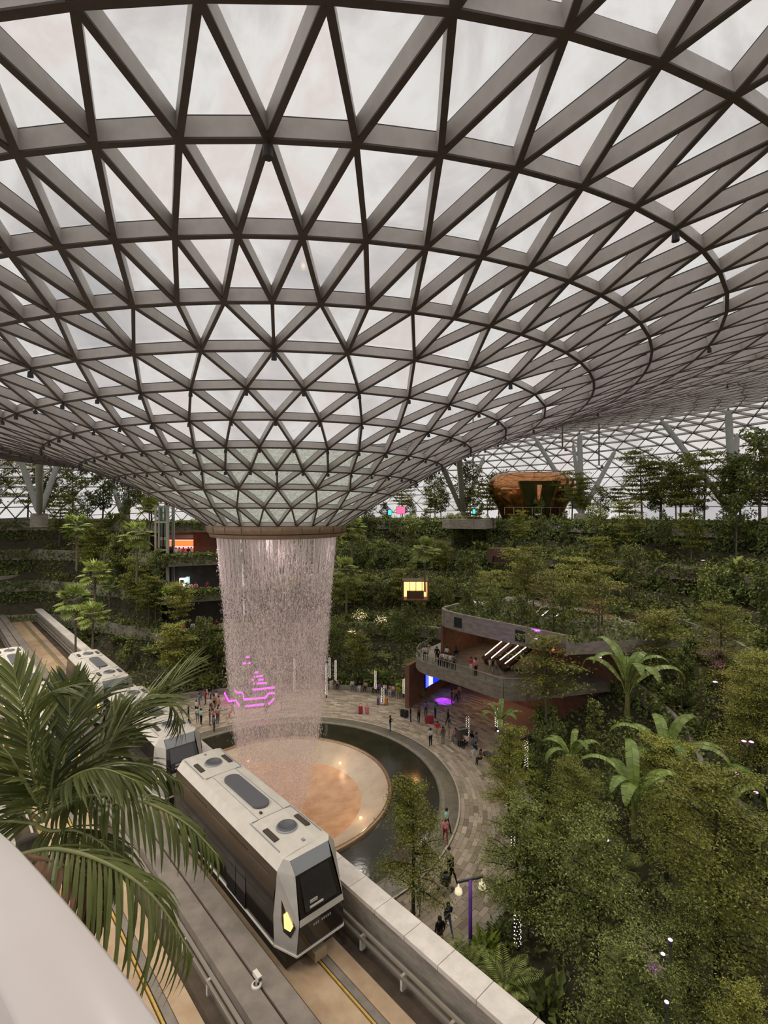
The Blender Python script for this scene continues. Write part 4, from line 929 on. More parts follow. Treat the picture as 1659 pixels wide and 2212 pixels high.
tag(MB().poly([pol(47.5, 21.5, 5.6), pol(48.3, 21.5, 5.6), pol(48.6, 30, 5.6), pol(47.5, 30, 5.6)], 3.9).build('wall_pier', brickm), 'brown pier beside the escalators', kind='structure')
lamp('AREA', pol(36, 26, 9.3)-oo, 90, (1, .65, .42), ov, 5, aim=pol(36, 26, 5)-oo)
# escalators
stepm = mat('escalator_steel', (.05, .035, .028), rough=.4, metal=.3); lite = emat('rail_light', (1, .92, .82), 3.0)
for j, (a, lab) in enumerate(((33.5, 'escalator with white-lit handrails, left of the two'), (28.5, 'escalator with white-lit handrails, right of the two'))):
    p0, p1 = pol(a+2, 23.2, 5.6), pol(a-2.5, 29.6, 10.2); es = empty('escalator', p0, label=lab, cat='escalator', group='escalators behind the balcony'); d = p1-p0; x = d.cross(Vector((0, 0, 1))).normalized()
    MB().bar((0, 0, 0), d, 1.3, .25).build('truss', stepm, es)
    for i in range(14): MB().box(d*((i+.5)/14)+Vector((0, 0, .28)), (.95, .38, .16), Matrix.Rotation(math.atan2(d.y, d.x)-PI/2, 3, 'Z')).build('step', stepm, es)
    for s in (-1, 1):
        MB().bar(x*s*.62, d+x*s*.62, .06, .75).build('balustrade', brickm, es); MB().bar(x*s*.62+Vector((0, 0, .78)), d+x*s*.62+Vector((0, 0, .78)), .12, .08).build('handrail_light', lite, es)

# ------------------------------------------------------------------ lit rooms in the banks
def room(name, px0, px1, py0, py1, Y, label, cat, col, e, depth=2.5, items=4, seed=1):
    rs = random.Random(seed); a, b = atd(px0, py1, Y), atd(px1, py0, Y); o = empty(name, (a.x, a.y, a.z), label=label, cat=cat); w, h = b.x-a.x, b.z-a.z
    em = emat(name+'_glow', col, e); fr = mat(name+'_frame', (.09, .05, .035), rough=.6)
    MB().box((w/2, depth, h/2), (w, .1, h)).build('back_wall', em, o); MB().box((w/2, depth/2, h), (w+.2, depth, .1)).build('ceiling_panel', fr, o); MB().box((w/2, depth/2, 0), (w+.2, depth, .1)).build('floor_panel', fr, o)
    for x in (-.06, w+.06): MB().box((x, depth/2, h/2), (.12, depth, h)).build('side_panel', fr, o)
    for i in range(items+1): MB().box((w*i/items, .05, h/2), (.06, .06, h)).build('mullion', fr, o)
    MB().box((w*.5, depth*.5, h*.22), (w*.7, .5, h*.4)).build('counter', fr, o)
    for i in range(items): 
        x = w*(.15+.7*i/max(1, items-1)); MB().lathe([(.0, h*.95), (.16, h*.86), (.2, h*.8), (.0, h*.79)], 10, (x, depth*.5)).build('pendant', em, o, True)
    lamp('POINT', (w/2, depth*.4, h*.75), 60*e*w*h/9, col, o, .3)
    return o
room('lit_shop', 872, 925, 1256, 1297, 61, 'orange-glowing shop opening under a concrete lintel behind the palm', 'shop', (1, .55, .2), 1.6, seed=2)
room('lit_cafe', 1393, 1440, 1338, 1363, 48, 'red-orange lit cafe niche among the trees', 'cafe', (1, .22, .08), 1.0, seed=3)
room('lit_booth', 1191, 1216, 1400, 1426, 40, 'small orange window room under the long concrete wall', 'shop', (1, .3, .1), 1.2, 2, 3, seed=4)
room('hillside_bar', 1062, 1110, 1186, 1216, 63, 'shadowy open niche under the layered trees', 'niche', (.10, .06, .04), .3, 2, 3, seed=5)
sh = empty('level_four_shop', atd(366, 1212, 72), label='shopfront with pink-lit shelves behind the balcony', cat='shop')
pink = emat('pink_shelf_light', (1, .25, .22), 2.2); redp = emat('red_shelf', (.8, .06, .03), .7); orp = emat('orange_shelf', (.9, .3, .05), .8)
k = 72/F
for nm, y0, y1, m_ in (('fascia', 57, 49, mat('shop_beige', (.4, .3, .24), rough=.6)), ('light_strip', 46, 44, pink), ('shelf_back', 43, 34, orp), ('light_strip', 33, 28, pink), ('shelf_back', 28, 20, redp), ('display', 20, 12, darkm), ('counter', 12, 0, mat('counter_white', (.55, .5, .47), rough=.5))):
    MB().box((25*k, 0, (y0+y1)/2*k), (52*k, .3, (y0-y1)*k)).build(nm, m_, sh)
ks = empty('white_kiosk', atd(390, 1269, 69), label='small white glowing kiosk on the middle balcony', cat='kiosk')
wk = emat('kiosk_white', (.95, 1, .98), 1.1)
MB().box((.5, 0, .15), (1.1, .6, .3)).build('base', wk, ks); MB().box((.3, 0, .85), (.75, .5, .9)).build('cabinet', wk, ks); MB().box((.3, -.26, .85), (.5, .02, .45)).build('screen', darkm, ks); MB().box((.95, .1, 1.0), (.4, .4, .9)).build('panel', emat('kiosk_blue', (.6, .8, .85), .8), ks)
# lift shaft on the left
lf = empty('lift_shaft', atd(350, 1378, 67), label='steel and glass lift shaft beside the balconies', cat='lift'); s = 67/F; palest = mat('pale_green_steel', (.24, .245, .21), rough=.5)
hh = (1378-1092)*s
for x, w in ((12, 6), (-6, 3), (-14, 3)):
    MB().box((x*s, 0, hh/2), (w*s, .25, hh)).build('post', palest, lf); MB().box((x*s, 1.8, hh/2), (w*s, .25, hh)).build('post', palest, lf)
for y in (1128, 1188, 1255, 1330, 1095): MB().box((0, 0, (1378-y)*s), (28*s, .2, 4*s)).build('cross_beam', palest, lf)
for i in range(4): MB().box((1*s, .05, hh*(i+.5)/4), (22*s, .03, hh/4-.4)).build('pane', glassmat('lift_glass', (.55, .62, .58), .1) if 'lift_glass' not in bpy.data.materials else bpy.data.materials['lift_glass'], lf)
MB().box((0, .95, hh*.62), (24*s, 1.4, 2.4)).build('lift_cabin', darkm, lf)

# ------------------------------------------------------------------ roof columns
ALLN = np.concatenate(NODES[8:]); 
def roofz(x, y):
    d = (ALLN[:, 0]-x)**2+(ALLN[:, 1]-y)**2; i = np.argsort(d)[:4]; w = 1/(d[i]+.05); return float((ALLN[i, 2]*w).sum()/w.sum())
colm = mat('column_grey_green', (.26, .27, .24), (.30, .31, .28), 2, .5)
capm = mat('column_cap', (.12, .12, .12), rough=.4, metal=.5)
for gi, (bx, by, Y, cols, lab) in enumerate((
  (1585, 1112, 57, ((1573, 882, .42), (1427, 905, .36), (1592, 932, .34), (1690, 930, .3)), 'cluster of grey roof columns fanning up at the right edge'),
  (1256, 1090, 73, ((1252, 936, .42), (1155, 948, .38), (1238, 955, .3), (1330, 968, .36)), 'cluster of grey roof columns in front of the copper pavilion'),
  (1000, 1100, 84, ((990, 1000, .42), (940, 1020, .38), (1046, 985, .38)), 'cluster of grey roof columns left of the copper pavilion'),
  (85, 1104, 70, ((85, 975, .4), (35, 965, .4), (129, 990, .4)), 'cluster of grey roof columns at the far left'),
  (264, 1106, 78, ((240, 1035, .4), (277, 1050, .4), (291, 1058, .4)), 'cluster of grey roof columns beside the funnel rim on the left'))):
    b = atd(bx, by, Y); b.z = min(b.z, 21.2); o = empty('roof_columns', (b.x, b.y, 19.3), label=lab, cat='columns', group='tree-like column clusters on the top terrace')
    o.name = 'branching_column'
    MB().lathe([(1.1, 0), (1.05, b.z-19.3-.1), (.9, b.z-19.3)], 16).build('pedestal', concrete, o, True)
    for px, py, r in cols:
        best = min((abs(atd(px, py, y_).z-roofz(*atd(px, py, y_)[:2])), y_) for y_ in np.arange(Y-16, Y+17, .5))
        y_ = best[1]; t = atd(px, py, y_); t.z = roofz(t.x, t.y)-.05
        a = Vector((0, 0, b.z-19.3-.1)); e_ = t-Vector(o.location); d = e_-a
        MB().tube([a, a+d*.08, a+d*.92, a+d*.97], [r*.6, r, r, r*.55], 14).build('column', colm, o, True)
        MB().tube([a+d*.965, a+d*.985, e_], [r*.5, r*.3, r*.3], 10).build('column_cap', capm, o, True)

# ------------------------------------------------------------------ copper pavilion
copper = mat('polished_copper', (.62, .30, .13), (.5, .22, .09), .5, .14, 1.0, .5, .12, .8)
copperd = mat('dark_mirror_recess', (.10, .10, .045), (.16, .14, .06), .6, .15, .8, .5, .2, 1)
cpo = atd(1148, 1114, 82); cp = empty('copper_pavilion', (cpo.x, cpo.y, 19.6), label='mirror-polished copper pavilion shaped like a wide bowl on legs', cat='pavilion')
kx = 82/F
prof = [(4.6, 0), (5.0, 1.2), (5.7, 2.8), (6.7, 4.3), (7.2, 5.3), (7.2, 6.0), (6.8, 7.0), (6.0, 7.8), (5.2, 8.1), (5.1, 7.9), (0.1, 7.8)]
MB().lathe(prof, 40).build('shell', copper, cp, True)
for v in cp.children[0].data.vertices: v.co.x *= 1.0; v.co.y *= .7
MB().poly([(-3.4, -5.25, 6.6), (3.0, -5.25, 6.6), (1.4, -4.1, .8), (-1.8, -4.1, .8)], .6, (0, 1, 0)).build('window_panel', copperd, cp)
MB().tube([(-.3, -4.5, 1.0), (-.35, -5.3, 6.0)], [.3, .5], 12).build('inner_column', copper, cp, True)
for x in (-1.7, 1.3): MB().bar((x*2.1, -5.25, 6.5), (x, -4.2, .7), .2, .25, (0, -1, 0)).build('edge_fin', copper, cp)
MB().lathe([(.01, 1.6), (.45, 1.55), (.45, 1.3), (.0, 1.3)], 16, (-.3, -4.5)).build('round_lamp', emat('pavilion_lamp', (.8, .75, .65), .5), cp, True)
MB().poly([(6.0, -1, 3.6), (8.8, -1, 2.9), (9.2, -1, 3.6), (7.5, -1, 4.9), (6.2, -1, 5.6)], 2.6, (0, 1, 0)).build('wing', copper, cp)
MB().lathe([(5.2, 8.1), (5.25, 8.25), (5.1, 8.28)], 40).build('roof_rim', bronze, cp, True)
for v in cp.children[-1].data.vertices: v.co.y *= .7
# people-height railing before it
rl = empty('terrace_rail', atd(1090, 1108, 76), label='thin steel railing in front of the copper pavilion', cat='railing')
for x in range(0, 9): MB().box((x*1.4, 0, .3), (.05, .05, 1.1)).build('rail_post', railm, rl)
MB().box((5.6, 0, .85), (11.3, .05, .05)).build('top_rail', railm, rl)
# garden lamp posts by the roof
for x, y0, y1, Y, lab in ((1215, 968, 1088, 70, 'tall dark mast lamp beside the copper pavilion'), (1022, 1002, 1085, 80, 'dark mast lamp left of the copper pavilion'), (1294, 1005, 1090, 78, 'short dark mast lamp right of the copper pavilion')):
    b = atd(x, y1, Y); t = atd(x, y0, Y); o = empty('mast_lamp', (b.x, b.y, 19.5), label=lab, cat='lamp', group='mast lamps on the top terrace'); H = t.z-19.5
    MB().tube([(0, 0, 0), (0, 0, H)], [.12, .09], 8).build('mast', capm, o); MB().box((0, 0, H), (1.1, .08, .08)).build('arm', capm, o)
    for sx in (-.5, .5): MB().lathe([(.05, 0), (.2, -.2), (.22, -.42), (.0, -.42)], 10, (sx, 0)).build('lamp_head', capm, o, True); 
    for c in o.children[-2:]: c.location.z = H
# top-terrace kiosk signs
for x, y, w, h, m_, lab in ((866, 1102, 18, 15, emat('magenta_sign', (1, .16, .35), .8), 'pink glowing sign on the top terrace'), (842, 1107, 7, 10, emat('cyan_lantern', (.05, .8, .9), 1.0), 'cyan lantern on the top terrace beside the pink sign'), (1024, 1105, 5, 9, bpy.data.materials.get('cyan_lantern') or emat('cyan2', (.05, .9, 1), 1), 'small cyan lantern left of the copper pavilion')):
    p = atd(x, y, 63); s = 63/F; o = empty('terrace_sign', (p.x, p.y, p.z), label=lab, cat='sign'); MB().box((0, 0, 0), (w*s, .15, h*s)).build('face', m_, o); MB().box((0, .1, 0), (w*s+.08, .1, h*s+.08)).build('frame', capm, o); MB().box((0, .1, -(p.z-19.3)/2), (.08, .08, p.z-19.3)).build('post', capm, o)
tb = [pol(a, r) for a, r in ((66, 42), (64, 41), (60, 41), (57, 42), (57, 47), (66, 47))]
to_ = empty('terrace_outlook', tb[0], label='concrete outlook box jutting from the top terrace', cat='balcony'); to2 = Vector(to_.location)
pbox('slab', tb, 18.9, 20.3, concrete, to_, to2)
m = MB()
for a, b in zip(tb[:4], tb[1:4]): m.bar(a+Vector((0, 0, 20.75))-to2, b+Vector((0, 0, 20.75))-to2, .05, .05)
m.build('rail', railm, to_)

# ------------------------------------------------------------------ purple-lit lamp post and floodlights
purple = (.28, .03, 1.0)
lp = at(1016, 2085, 0); lpo = empty('lamp_post', (lp.x, lp.y, 0), label='dark lamp post with two bell lamps, lit purple', cat='lamp post'); H = 4.05
pm = mat('painted_violet_lighting', (.16, .05, .4), rough=.4)  # violet light falling on the post is put into its base colour
MB().tube([(0, 0, 0), (0, 0, H)], [.095, .085], 12).build('post', pm, lpo, True); MB().tube([(0, 0, 0), (0, 0, .25), (0, 0, .3)], [.16, .15, .1], 12).build('base', capm, lpo, True)
MB().bar((-.62, -.15, H-.06), (.62, .2, H-.06), .09, .1).build('arm', capm, lpo)
for sx, sy in ((-.58, -.14), (.58, .19)):
    MB().lathe([(.03, H-.08), (.05, H-.25), (.16, H-.36), (.19, H-.52), (.16, H-.55), (.0, H-.5)], 14, (sx, sy)).build('lamp_bell', emat('opal_lamp', (1, .88, .6), .45) if 'opal_lamp' not in bpy.data.materials else bpy.data.materials['opal_lamp'], lpo, True)
lamp('SPOT', (-.5, -.9, .3), 160, purple, lpo, .05, .5, aim=(0, 0, 2.5))
flm = emat('flood_violet', (.45, .2, 1), 10); flmag = emat('flood_magenta', (1, .15, .8), 10)
def flood(px, py, Y, col, m_, e, aim, lab, big=False):
    fs = min(1.4, Y/24); p = atd(px, py, Y); o = empty('floodlight', p, label=lab, cat='floodlight', group='coloured garden floodlights')
    MB().lathe([(.0, 0), (.08*fs, .02), (.11*fs, .16), (.1*fs, .2)], 10).build('housing', capm, o, True); MB().lathe([(.0, .19), (.1*fs, .2), (.09*fs, .215), (.0, .22)], 10).build('lens', m_, o, True); MB().bar((0, 0, -.5), (0, 0, 0), .05, .05, (1, 0, 0)).build('spike', capm, o)
    lamp('SPOT', (0, 0, .25), e*2.2, col, o, .05, 1.1, aim=aim)
mag = (.75, .05, .85)
FL = [(1607, 1610, 24, mag, flmag, 500, (0, .6, -2), 'magenta floodlight high on the right bank'), (1623, 1612, 23.5, mag, flmag, 500, (.3, .8, -2.2), 'magenta floodlight high on the right bank, right of its twin'), (1590, 1680, 23, mag, flmag, 260, (0, 1.5, 1), 'magenta floodlight low on the right bank'),
      (1633, 1722, 21, mag, flmag, 200, (0, 1, 1), 'magenta floodlight by the cut-off banana plant'), (1158, 1385, 43, purple, flm, 700, (.2, 1.2, 2), 'violet floodlight washing the long concrete wall'), (1296, 1425, 40, mag, flmag, 300, (0, .4, 2), 'violet floodlight below the long concrete wall'),
      (1518, 1215, 45, mag, flmag, 300, (.1, 1.0, -.3), 'magenta floodlight high on the green wall'), (1316, 1828, 20, (.2, .25, 1), emat('flood_blue', (.3, .4, 1), 14), 120, (0, .5, 1), 'blue floodlight in the olive trees'), (1545, 1480, 32, purple, flm, 250, (.3, .6, .8), 'violet floodlight under the flat olive tree'),
      (1448, 2044, 15.5, mag, flmag, 120, (0, .5, 1), 'magenta floodlight in the lower bank'), (1432, 2075, 15.2, purple, flm, 120, (0, .5, 1), 'violet floodlight in the lower bank'), (1440, 2180, 14, purple, flm, 120, (0, .5, 1), 'violet floodlight near the bottom edge'), (1128, 2200, 17.5, purple, flm, 160, (0, .4, 1), 'violet floodlight beside the coping at the bottom'),
      (1077, 1585, 40, purple, flm, 200, (0, .5, 1), 'violet floodlight beside the plaza planter')]
for f_ in FL: flood(*f_)
# fairy lights wound round trunks
bulb = emat('fairy_bulbs', (1, .86, .74), 4)
for x, y0, y1, Y, w, lab in ((705, 1433, 1500, 57, .1, 'light-wound trunk closest to the waterfall'), (712, 1420, 1464, 60, .1, 'shorter light-wound trunk right of the waterfall'), (725, 1426, 1470, 59.5, .1, 'light-wound trunk second from the waterfall'), (811, 1448, 1488, 58, .1, 'light-wound trunk above the seated crowd'), (827, 1483, 1528, 56, .14, 'light-wound trunk among the seated crowd'),
   (872, 1466, 1498, 57, .1, 'left trunk of the light-wound trio'), (877, 1468, 1500, 57, .1, 'middle trunk of the light-wound trio'), (884, 1470, 1496, 57, .1, 'right trunk of the light-wound trio'), (1010, 1548, 1600, 47, .14, 'light-wound trunk beside the black bin'), (1072, 1528, 1570, 42, .1, 'light-wound trunk right of the balcony'), (1137, 1600, 1655, 37, .12, 'light-wound trunk deep in the planting'),
   (1118, 1965, 2040, 23.5, .16, 'light-wound trunk near the lamp post'), (891, 1985, 2012, 25.8, .14, 'light-wound trunk beside the coping'), (370, 1470, 1512, 60, .1, 'light-wound trunk behind the palm frond'), (1108, 1770, 1830, 30, .1, 'light-wound trunk by the path'), (636, 1420, 1490, 60, .1, 'light-wound trunk seen through the waterfall')):
    a, b = atd(x, y1, Y), atd(x, y0, Y); o = empty('fairy_light_trunk', a, label=lab, cat='lights', group='trunks wound with fairy lights'); H = b.z-a.z
    MB().tube([(0, 0, -.4), (0, 0, H)], [w*.7, w*.6], 7).build('trunk', barkd, o); n = int(H*38); m = MB(); rs = random.Random(x)
    for i in range(n):
        t = i/n; an = i*2.4; c = Vector((w*math.cos(an), w*math.sin(an), H*t)); s = .02
        m.add([c+Vector(q)*s for q in ((1, 0, 0), (0, 1, 0), (-1, 0, 0), (0, -1, 0), (0, 0, 1), (0, 0, -1))], [(0, 1, 4), (1, 2, 4), (2, 3, 4), (3, 0, 4), (1, 0, 5), (2, 1, 5), (3, 2, 5), (0, 3, 5)])
    tag(m.build('bulbs', bulb, o), kind='stuff')
lampgarden = emat('blossom_lights', (1, .7, .5), 3)
for x, y, Y, r, lab in ((777, 1330, 60, .8, 'shrub sprinkled with warm lights on the far bank'), (822, 1338, 60, .7, 'shrub sprinkled with reddish lights on the far bank'), (760, 1365, 58, .4, 'small shrub sprinkled with lights nearest the waterfall')):
    p = atd(x, y, Y); o = empty('lit_shrub', p, label=lab, cat='shrub'); m = MB(); rs = random.Random(x)
    for i in range(90):
        c = Vector((rs.gauss(0, r*.45), rs.gauss(0, r*.4), rs.gauss(0, r*.3))); s = .03
        m.add([c+Vector(q)*s for q in ((1, 0, 0), (0, 1, 0), (-1, 0, 0), (0, -1, 0), (0, 0, 1), (0, 0, -1))], [(0, 1, 4), (1, 2, 4), (2, 3, 4), (3, 0, 4), (1, 0, 5), (2, 1, 5), (3, 2, 5), (0, 3, 5)])
    tag(m.build('bulbs', lampgarden, o), kind='stuff'); V, Fc = leaves(np.random.default_rng(x).normal(0, r*.5, (160, 3)), np.random.default_rng(x+1).normal(0, 1, (160, 3)), np.random.default_rng(x+2).normal(0, .4, (160, 3))+np.array([0, 0, 1]), .35, .18); link('foliage', npmesh('foliage', V, Fc), o, [G1])

# ------------------------------------------------------------------ magenta-lit steps behind the waterfall
ls = empty('lit_steps', at(540, 1525, 0), label='stepped garden edges outlined in magenta light behind the waterfall', cat='steps'); lo_ = Vector(ls.location)
led = emat('magenta_led', (1, .05, .85), 2.6); stepst = mat('step_stone', (.10, .085, .065), (.14, .12, .09), 2, .8)
STR = [(.35, [(485, 1497), (494, 1515), (510, 1513), (517, 1525)]), (.35, [(530, 1526), (582, 1520), (592, 1509)]), (.9, [(507, 1490), (510, 1496), (524, 1496), (527, 1511), (574, 1507), (580, 1498), (594, 1497)]), (1.4, [(530, 1487), (540, 1487)]), (1.4, [(545, 1490), (594, 1485)]),
       (1.9, [(547, 1477), (577, 1475)]), (2.3, [(543, 1469), (569, 1468)]), (2.7, [(548, 1462), (568, 1460)]), (3.2, [(550, 1453), (558, 1452)]), (3.7, [(532, 1445), (541, 1444)]), (4.4, [(524, 1433), (541, 1432)]), (5.1, [(531, 1420), (539, 1419)])]
for z, pts in STR:
    w = [at(x, y, z)-lo_ for x, y in pts]
    for a, b in zip(w, w[1:]):
        MB().bar(a-Vector((0, 0, .1)), b-Vector((0, 0, .1)), .1, .2).build('light_strip', led, ls); d = Vector((0, .8, 0))
        MB().poly([Vector((a.x, a.y+.06, -.1)), Vector((b.x, b.y+.06, -.1)), Vector((b.x, b.y+1.4, -.1)), Vector((a.x, a.y+1.4, -.1))], z+.1).build('step_block', stepst, ls)
hr = empty('step_handrail', at(599, 1510, 0), label='pale handrail frame beside the magenta-lit steps', cat='handrail'); ho = Vector(hr.location)
for z0, pts in (((0, .0), [(598, 1510), (600, 1454)]),): MB().tube([at(598, 1510, .1)-ho, atd(600, 1454, at(598, 1510, .1).y)-ho], .05, 6).build('post', concrete_pale, hr)
for pts in ([(584, 1455), (614, 1449), (616, 1432)], [(575, 1420), (614, 1419)]): MB().tube([atd(x, y, 58)-ho for x, y in pts], .05, 6).build('rail', concrete_pale, hr)
MB().tube([atd(600, 1454, 57)-ho, atd(600, 1419, 58)-ho], .04, 6).build('post', concrete_pale, hr)
# ------------------------------------------------------------------ people
SKEL = {'pel': (0, 0, .95), 'spi': (0, 0, 1.17), 'che': (0, 0, 1.36), 'nec': (0, 0, 1.49), 'hea': (.015, 0, 1.58), 'top': (.0, 0, 1.68)}
RAD = {'pel': .125, 'spi': .115, 'che': .125, 'nec': .05, 'hea': .088, 'top': .06, 'hip': .085, 'kne': .056, 'ank': .04, 'toe': .035, 'sho': .058, 'elb': .042, 'wri': .03, 'han': .032}
def body(pose):
    J = {k: Vector(v) for k, v in SKEL.items()}
    for s, n in ((1, 'l'), (-1, 'r')):
        J['hip'+n] = Vector((0, s*.09, .9)); J['kne'+n] = Vector((.02, s*.1, .5)); J['ank'+n] = Vector((-.01, s*.105, .09)); J['toe'+n] = Vector((.15, s*.12, .035))
        J['sho'+n] = Vector((0, s*.185, 1.39)); J['elb'+n] = Vector((-.03, s*.235, 1.12)); J['wri'+n] = Vector((.06, s*.23, .9)); J['han'+n] = Vector((.09, s*.22, .8))
    if pose == 'walk':
        for n, d in (('l', 1), ('r', -1)):
            J['kne'+n].x += .14*d; J['ank'+n].x += .27*d-.06*(d < 0); J['toe'+n].x += .27*d-.06*(d < 0); J['ank'+n].z += .05*(d < 0); J['elb'+n].x -= .1*d; J['wri'+n].x -= .2*d; J['han'+n].x -= .22*d
    if pose == 'phone':
        for n, s in (('l', 1), ('r', -1)): J['elb'+n] = Vector((.16, s*.22, 1.2)); J['wri'+n] = Vector((.3, s*.1, 1.42)); J['han'+n] = Vector((.33, s*.06, 1.5))
    if pose == 'talk':
        J['elbr'] = Vector((.05, -.25, 1.13)); J['wrir'] = Vector((.26, -.16, 1.16)); J['hanr'] = Vector((.33, -.13, 1.2)); J['knel'].x += .05
    if pose == 'sit':
        dz = -.42
        for k in J: J[k].z += dz
        for n, s in (('l', 1), ('r', -1)):
            J['hip'+n] = Vector((.03, s*.1, .5)); J['kne'+n] = Vector((.45, s*.11, .52)); J['ank'+n] = Vector((.43, s*.11, .09)); J['toe'+n] = Vector((.58, s*.12, .035))
            J['wri'+n] = Vector((.28, s*.15, .62)); J['han'+n] = Vector((.36, s*.12, .6))
        for k in ('che', 'nec', 'hea', 'top', 'shol', 'shor', 'elbl', 'elbr'): J[k].x += .06
    if pose == 'lean':
        for k in ('che', 'nec', 'hea', 'top', 'shol', 'shor'): J[k].x += .12
        for n, s in (('l', 1), ('r', -1)): J['elb'+n] = Vector((.22, s*.24, 1.12)); J['wri'+n] = Vector((.4, s*.12, 1.06)); J['han'+n] = Vector((.45, s*.05, 1.08))
    names = list(J); idx = {k: i for i, k in enumerate(names)}
    E_ = [('pel', 'spi'), ('spi', 'che'), ('che', 'nec'), ('nec', 'hea'), ('hea', 'top')]
    for n in 'lr': E_ += [('pel', 'hip'+n), ('hip'+n, 'kne'+n), ('kne'+n, 'ank'+n), ('ank'+n, 'toe'+n), ('che', 'sho'+n), ('sho'+n, 'elb'+n), ('elb'+n, 'wri'+n), ('wri'+n, 'han'+n)]
    me = bpy.data.meshes.new('skel'); me.from_pydata([J[k] for k in names], [(idx[a], idx[b]) for a, b in E_], []); o = bpy.data.objects.new('skel', me); COL.objects.link(o)
    mo = o.modifiers.new('s', 'SKIN'); sv = me.skin_vertices[0].data
    for k in names: r = RAD[k[:3]]; sv[idx[k]].radius = (r, r*(1.25 if k in ('pel', 'spi', 'che') else 1)) if False else (r*(1.2 if k in ('pel', 'che') else 1), r); sv[idx[k]].use_root = k == 'pel'
    o.modifiers.new('u', 'SUBSURF').levels = 1
    dg = bpy.context.evaluated_depsgraph_get(); m2 = bpy.data.meshes.new_from_object(o.evaluated_get(dg)); bpy.data.objects.remove(o)
    reg = {'pel': 1, 'spi': 0, 'che': 0, 'nec': 2, 'hea': 2, 'top': 2, 'hip': 1, 'kne': 1, 'ank': 1, 'toe': 3, 'sho': 0, 'elb': 0, 'wri': 2, 'han': 2}
    segs = [(J[a], J[b], a, b) for a, b in E_]
    mi = []
    for p in m2.polygons:
        c = p.center; best = None
        for a, b, na, nb in segs:
            d = b-a; t = max(0, min(1, (c-a).dot(d)/d.length_squared)); q = (c-(a+d*t)).length-.5*(RAD[na[:3]]*(1-t)+RAD[nb[:3]]*t)
            if best is None or q < best[0]: best = (q, na if t < .5 else nb)
        mi.append(reg[best[1][:3]])
    m2.materials.clear()
    for _ in range(4): m2.materials.append(None)
    m2.polygons.foreach_set('material_index', mi); m2.polygons.foreach_set('use_smooth', [True]*len(mi)); m2.name = 'person_'+pose
    h = MB(); hc = J['hea']
    for pr in (([(.098, -.05), (.104, .02), (.085, .08), (.04, .115), (.0, .12)]),): h.lathe(pr, 10, (hc.x-.02, hc.y))
    h.v = [(x, y, z+hc.z+.015) for x, y, z in h.v]
    hm = bpy.data.meshes.new('hair'); hm.from_pydata(h.v, [], h.f); hm.materials.append(None); hm.polygons.foreach_set('use_smooth', [True]*len(h.f))
    return m2, hm
BODY = {p: body(p) for p in ('stand', 'walk', 'phone', 'talk', 'sit', 'lean')}
CC = {'white': (.62, .58, .54), 'black': (.012, .012, .013), 'grey': (.16, .16, .17), 'red': (.45, .03, .03), 'pink': (.6, .2, .25), 'blue': (.12, .19, .34), 'navy': (.02, .028, .07), 'mint': (.35, .62, .55), 'beige': (.42, .33, .24), 'maroon': (.2, .02, .045), 'brown': (.12, .07, .045), 'yellow': (.55, .38, .08), 'orange': (.5, .18, .05), 'violet': (.18, .1, .3), 'green': (.08, .17, .07), 'denim': (.09, .13, .22)}
CM = {k: mat('cloth_'+k, v, rough=.85, spec=.15) for k, v in CC.items()}
SK = [mat('skin_'+str(i), c, rough=.6) for i, c in enumerate(((.45, .27, .19), (.32, .18, .11), (.2, .1, .06)))]
HR = mat('hair_dark', (.012, .009, .008), rough=.6); SHOE = [mat('shoe_white', (.5, .48, .45), rough=.6), mat('shoe_dark', (.02, .02, .02), rough=.6)]
PVERB = {'stand': 'standing', 'walk': 'walking', 'phone': 'holding up a phone', 'talk': 'talking', 'sit': 'sitting', 'lean': 'leaning'}
ORD = ['first', 'second', 'third', 'fourth', 'fifth', 'sixth', 'seventh', 'eighth']
PEOPLE = []
def person(p, pose, shirt, legs, place_, rz=None, sc=1.0, seat=0.0, grp=None):
    bm_, hm = BODY[pose]; o = bpy.data.objects.new('person', bm_); COL.objects.link(o); o.location = (p[0], p[1], p[2]+seat); o.scale = (sc,)*3
    o.rotation_euler = (0, 0, random.random()*6.28 if rz is None else rz)
    for i, m in enumerate((CM[shirt], CM[legs], random.choice(SK), random.choice(SHOE))): o.material_slots[i].link = 'OBJECT'; o.material_slots[i].material = m
    h = bpy.data.objects.new('hair', hm); COL.objects.link(h); h.parent = o; h.material_slots[0].link = 'OBJECT'; h.material_slots[0].material = HR
    PEOPLE.append((o, f'person in {shirt} top and {legs} trousers {PVERB[pose]} {place_}', grp or place_)); return o
random.seed(5)
def face(p, q): return math.atan2(q[1]-p[1], q[0]-p[0])
CTR = (AX, AY)
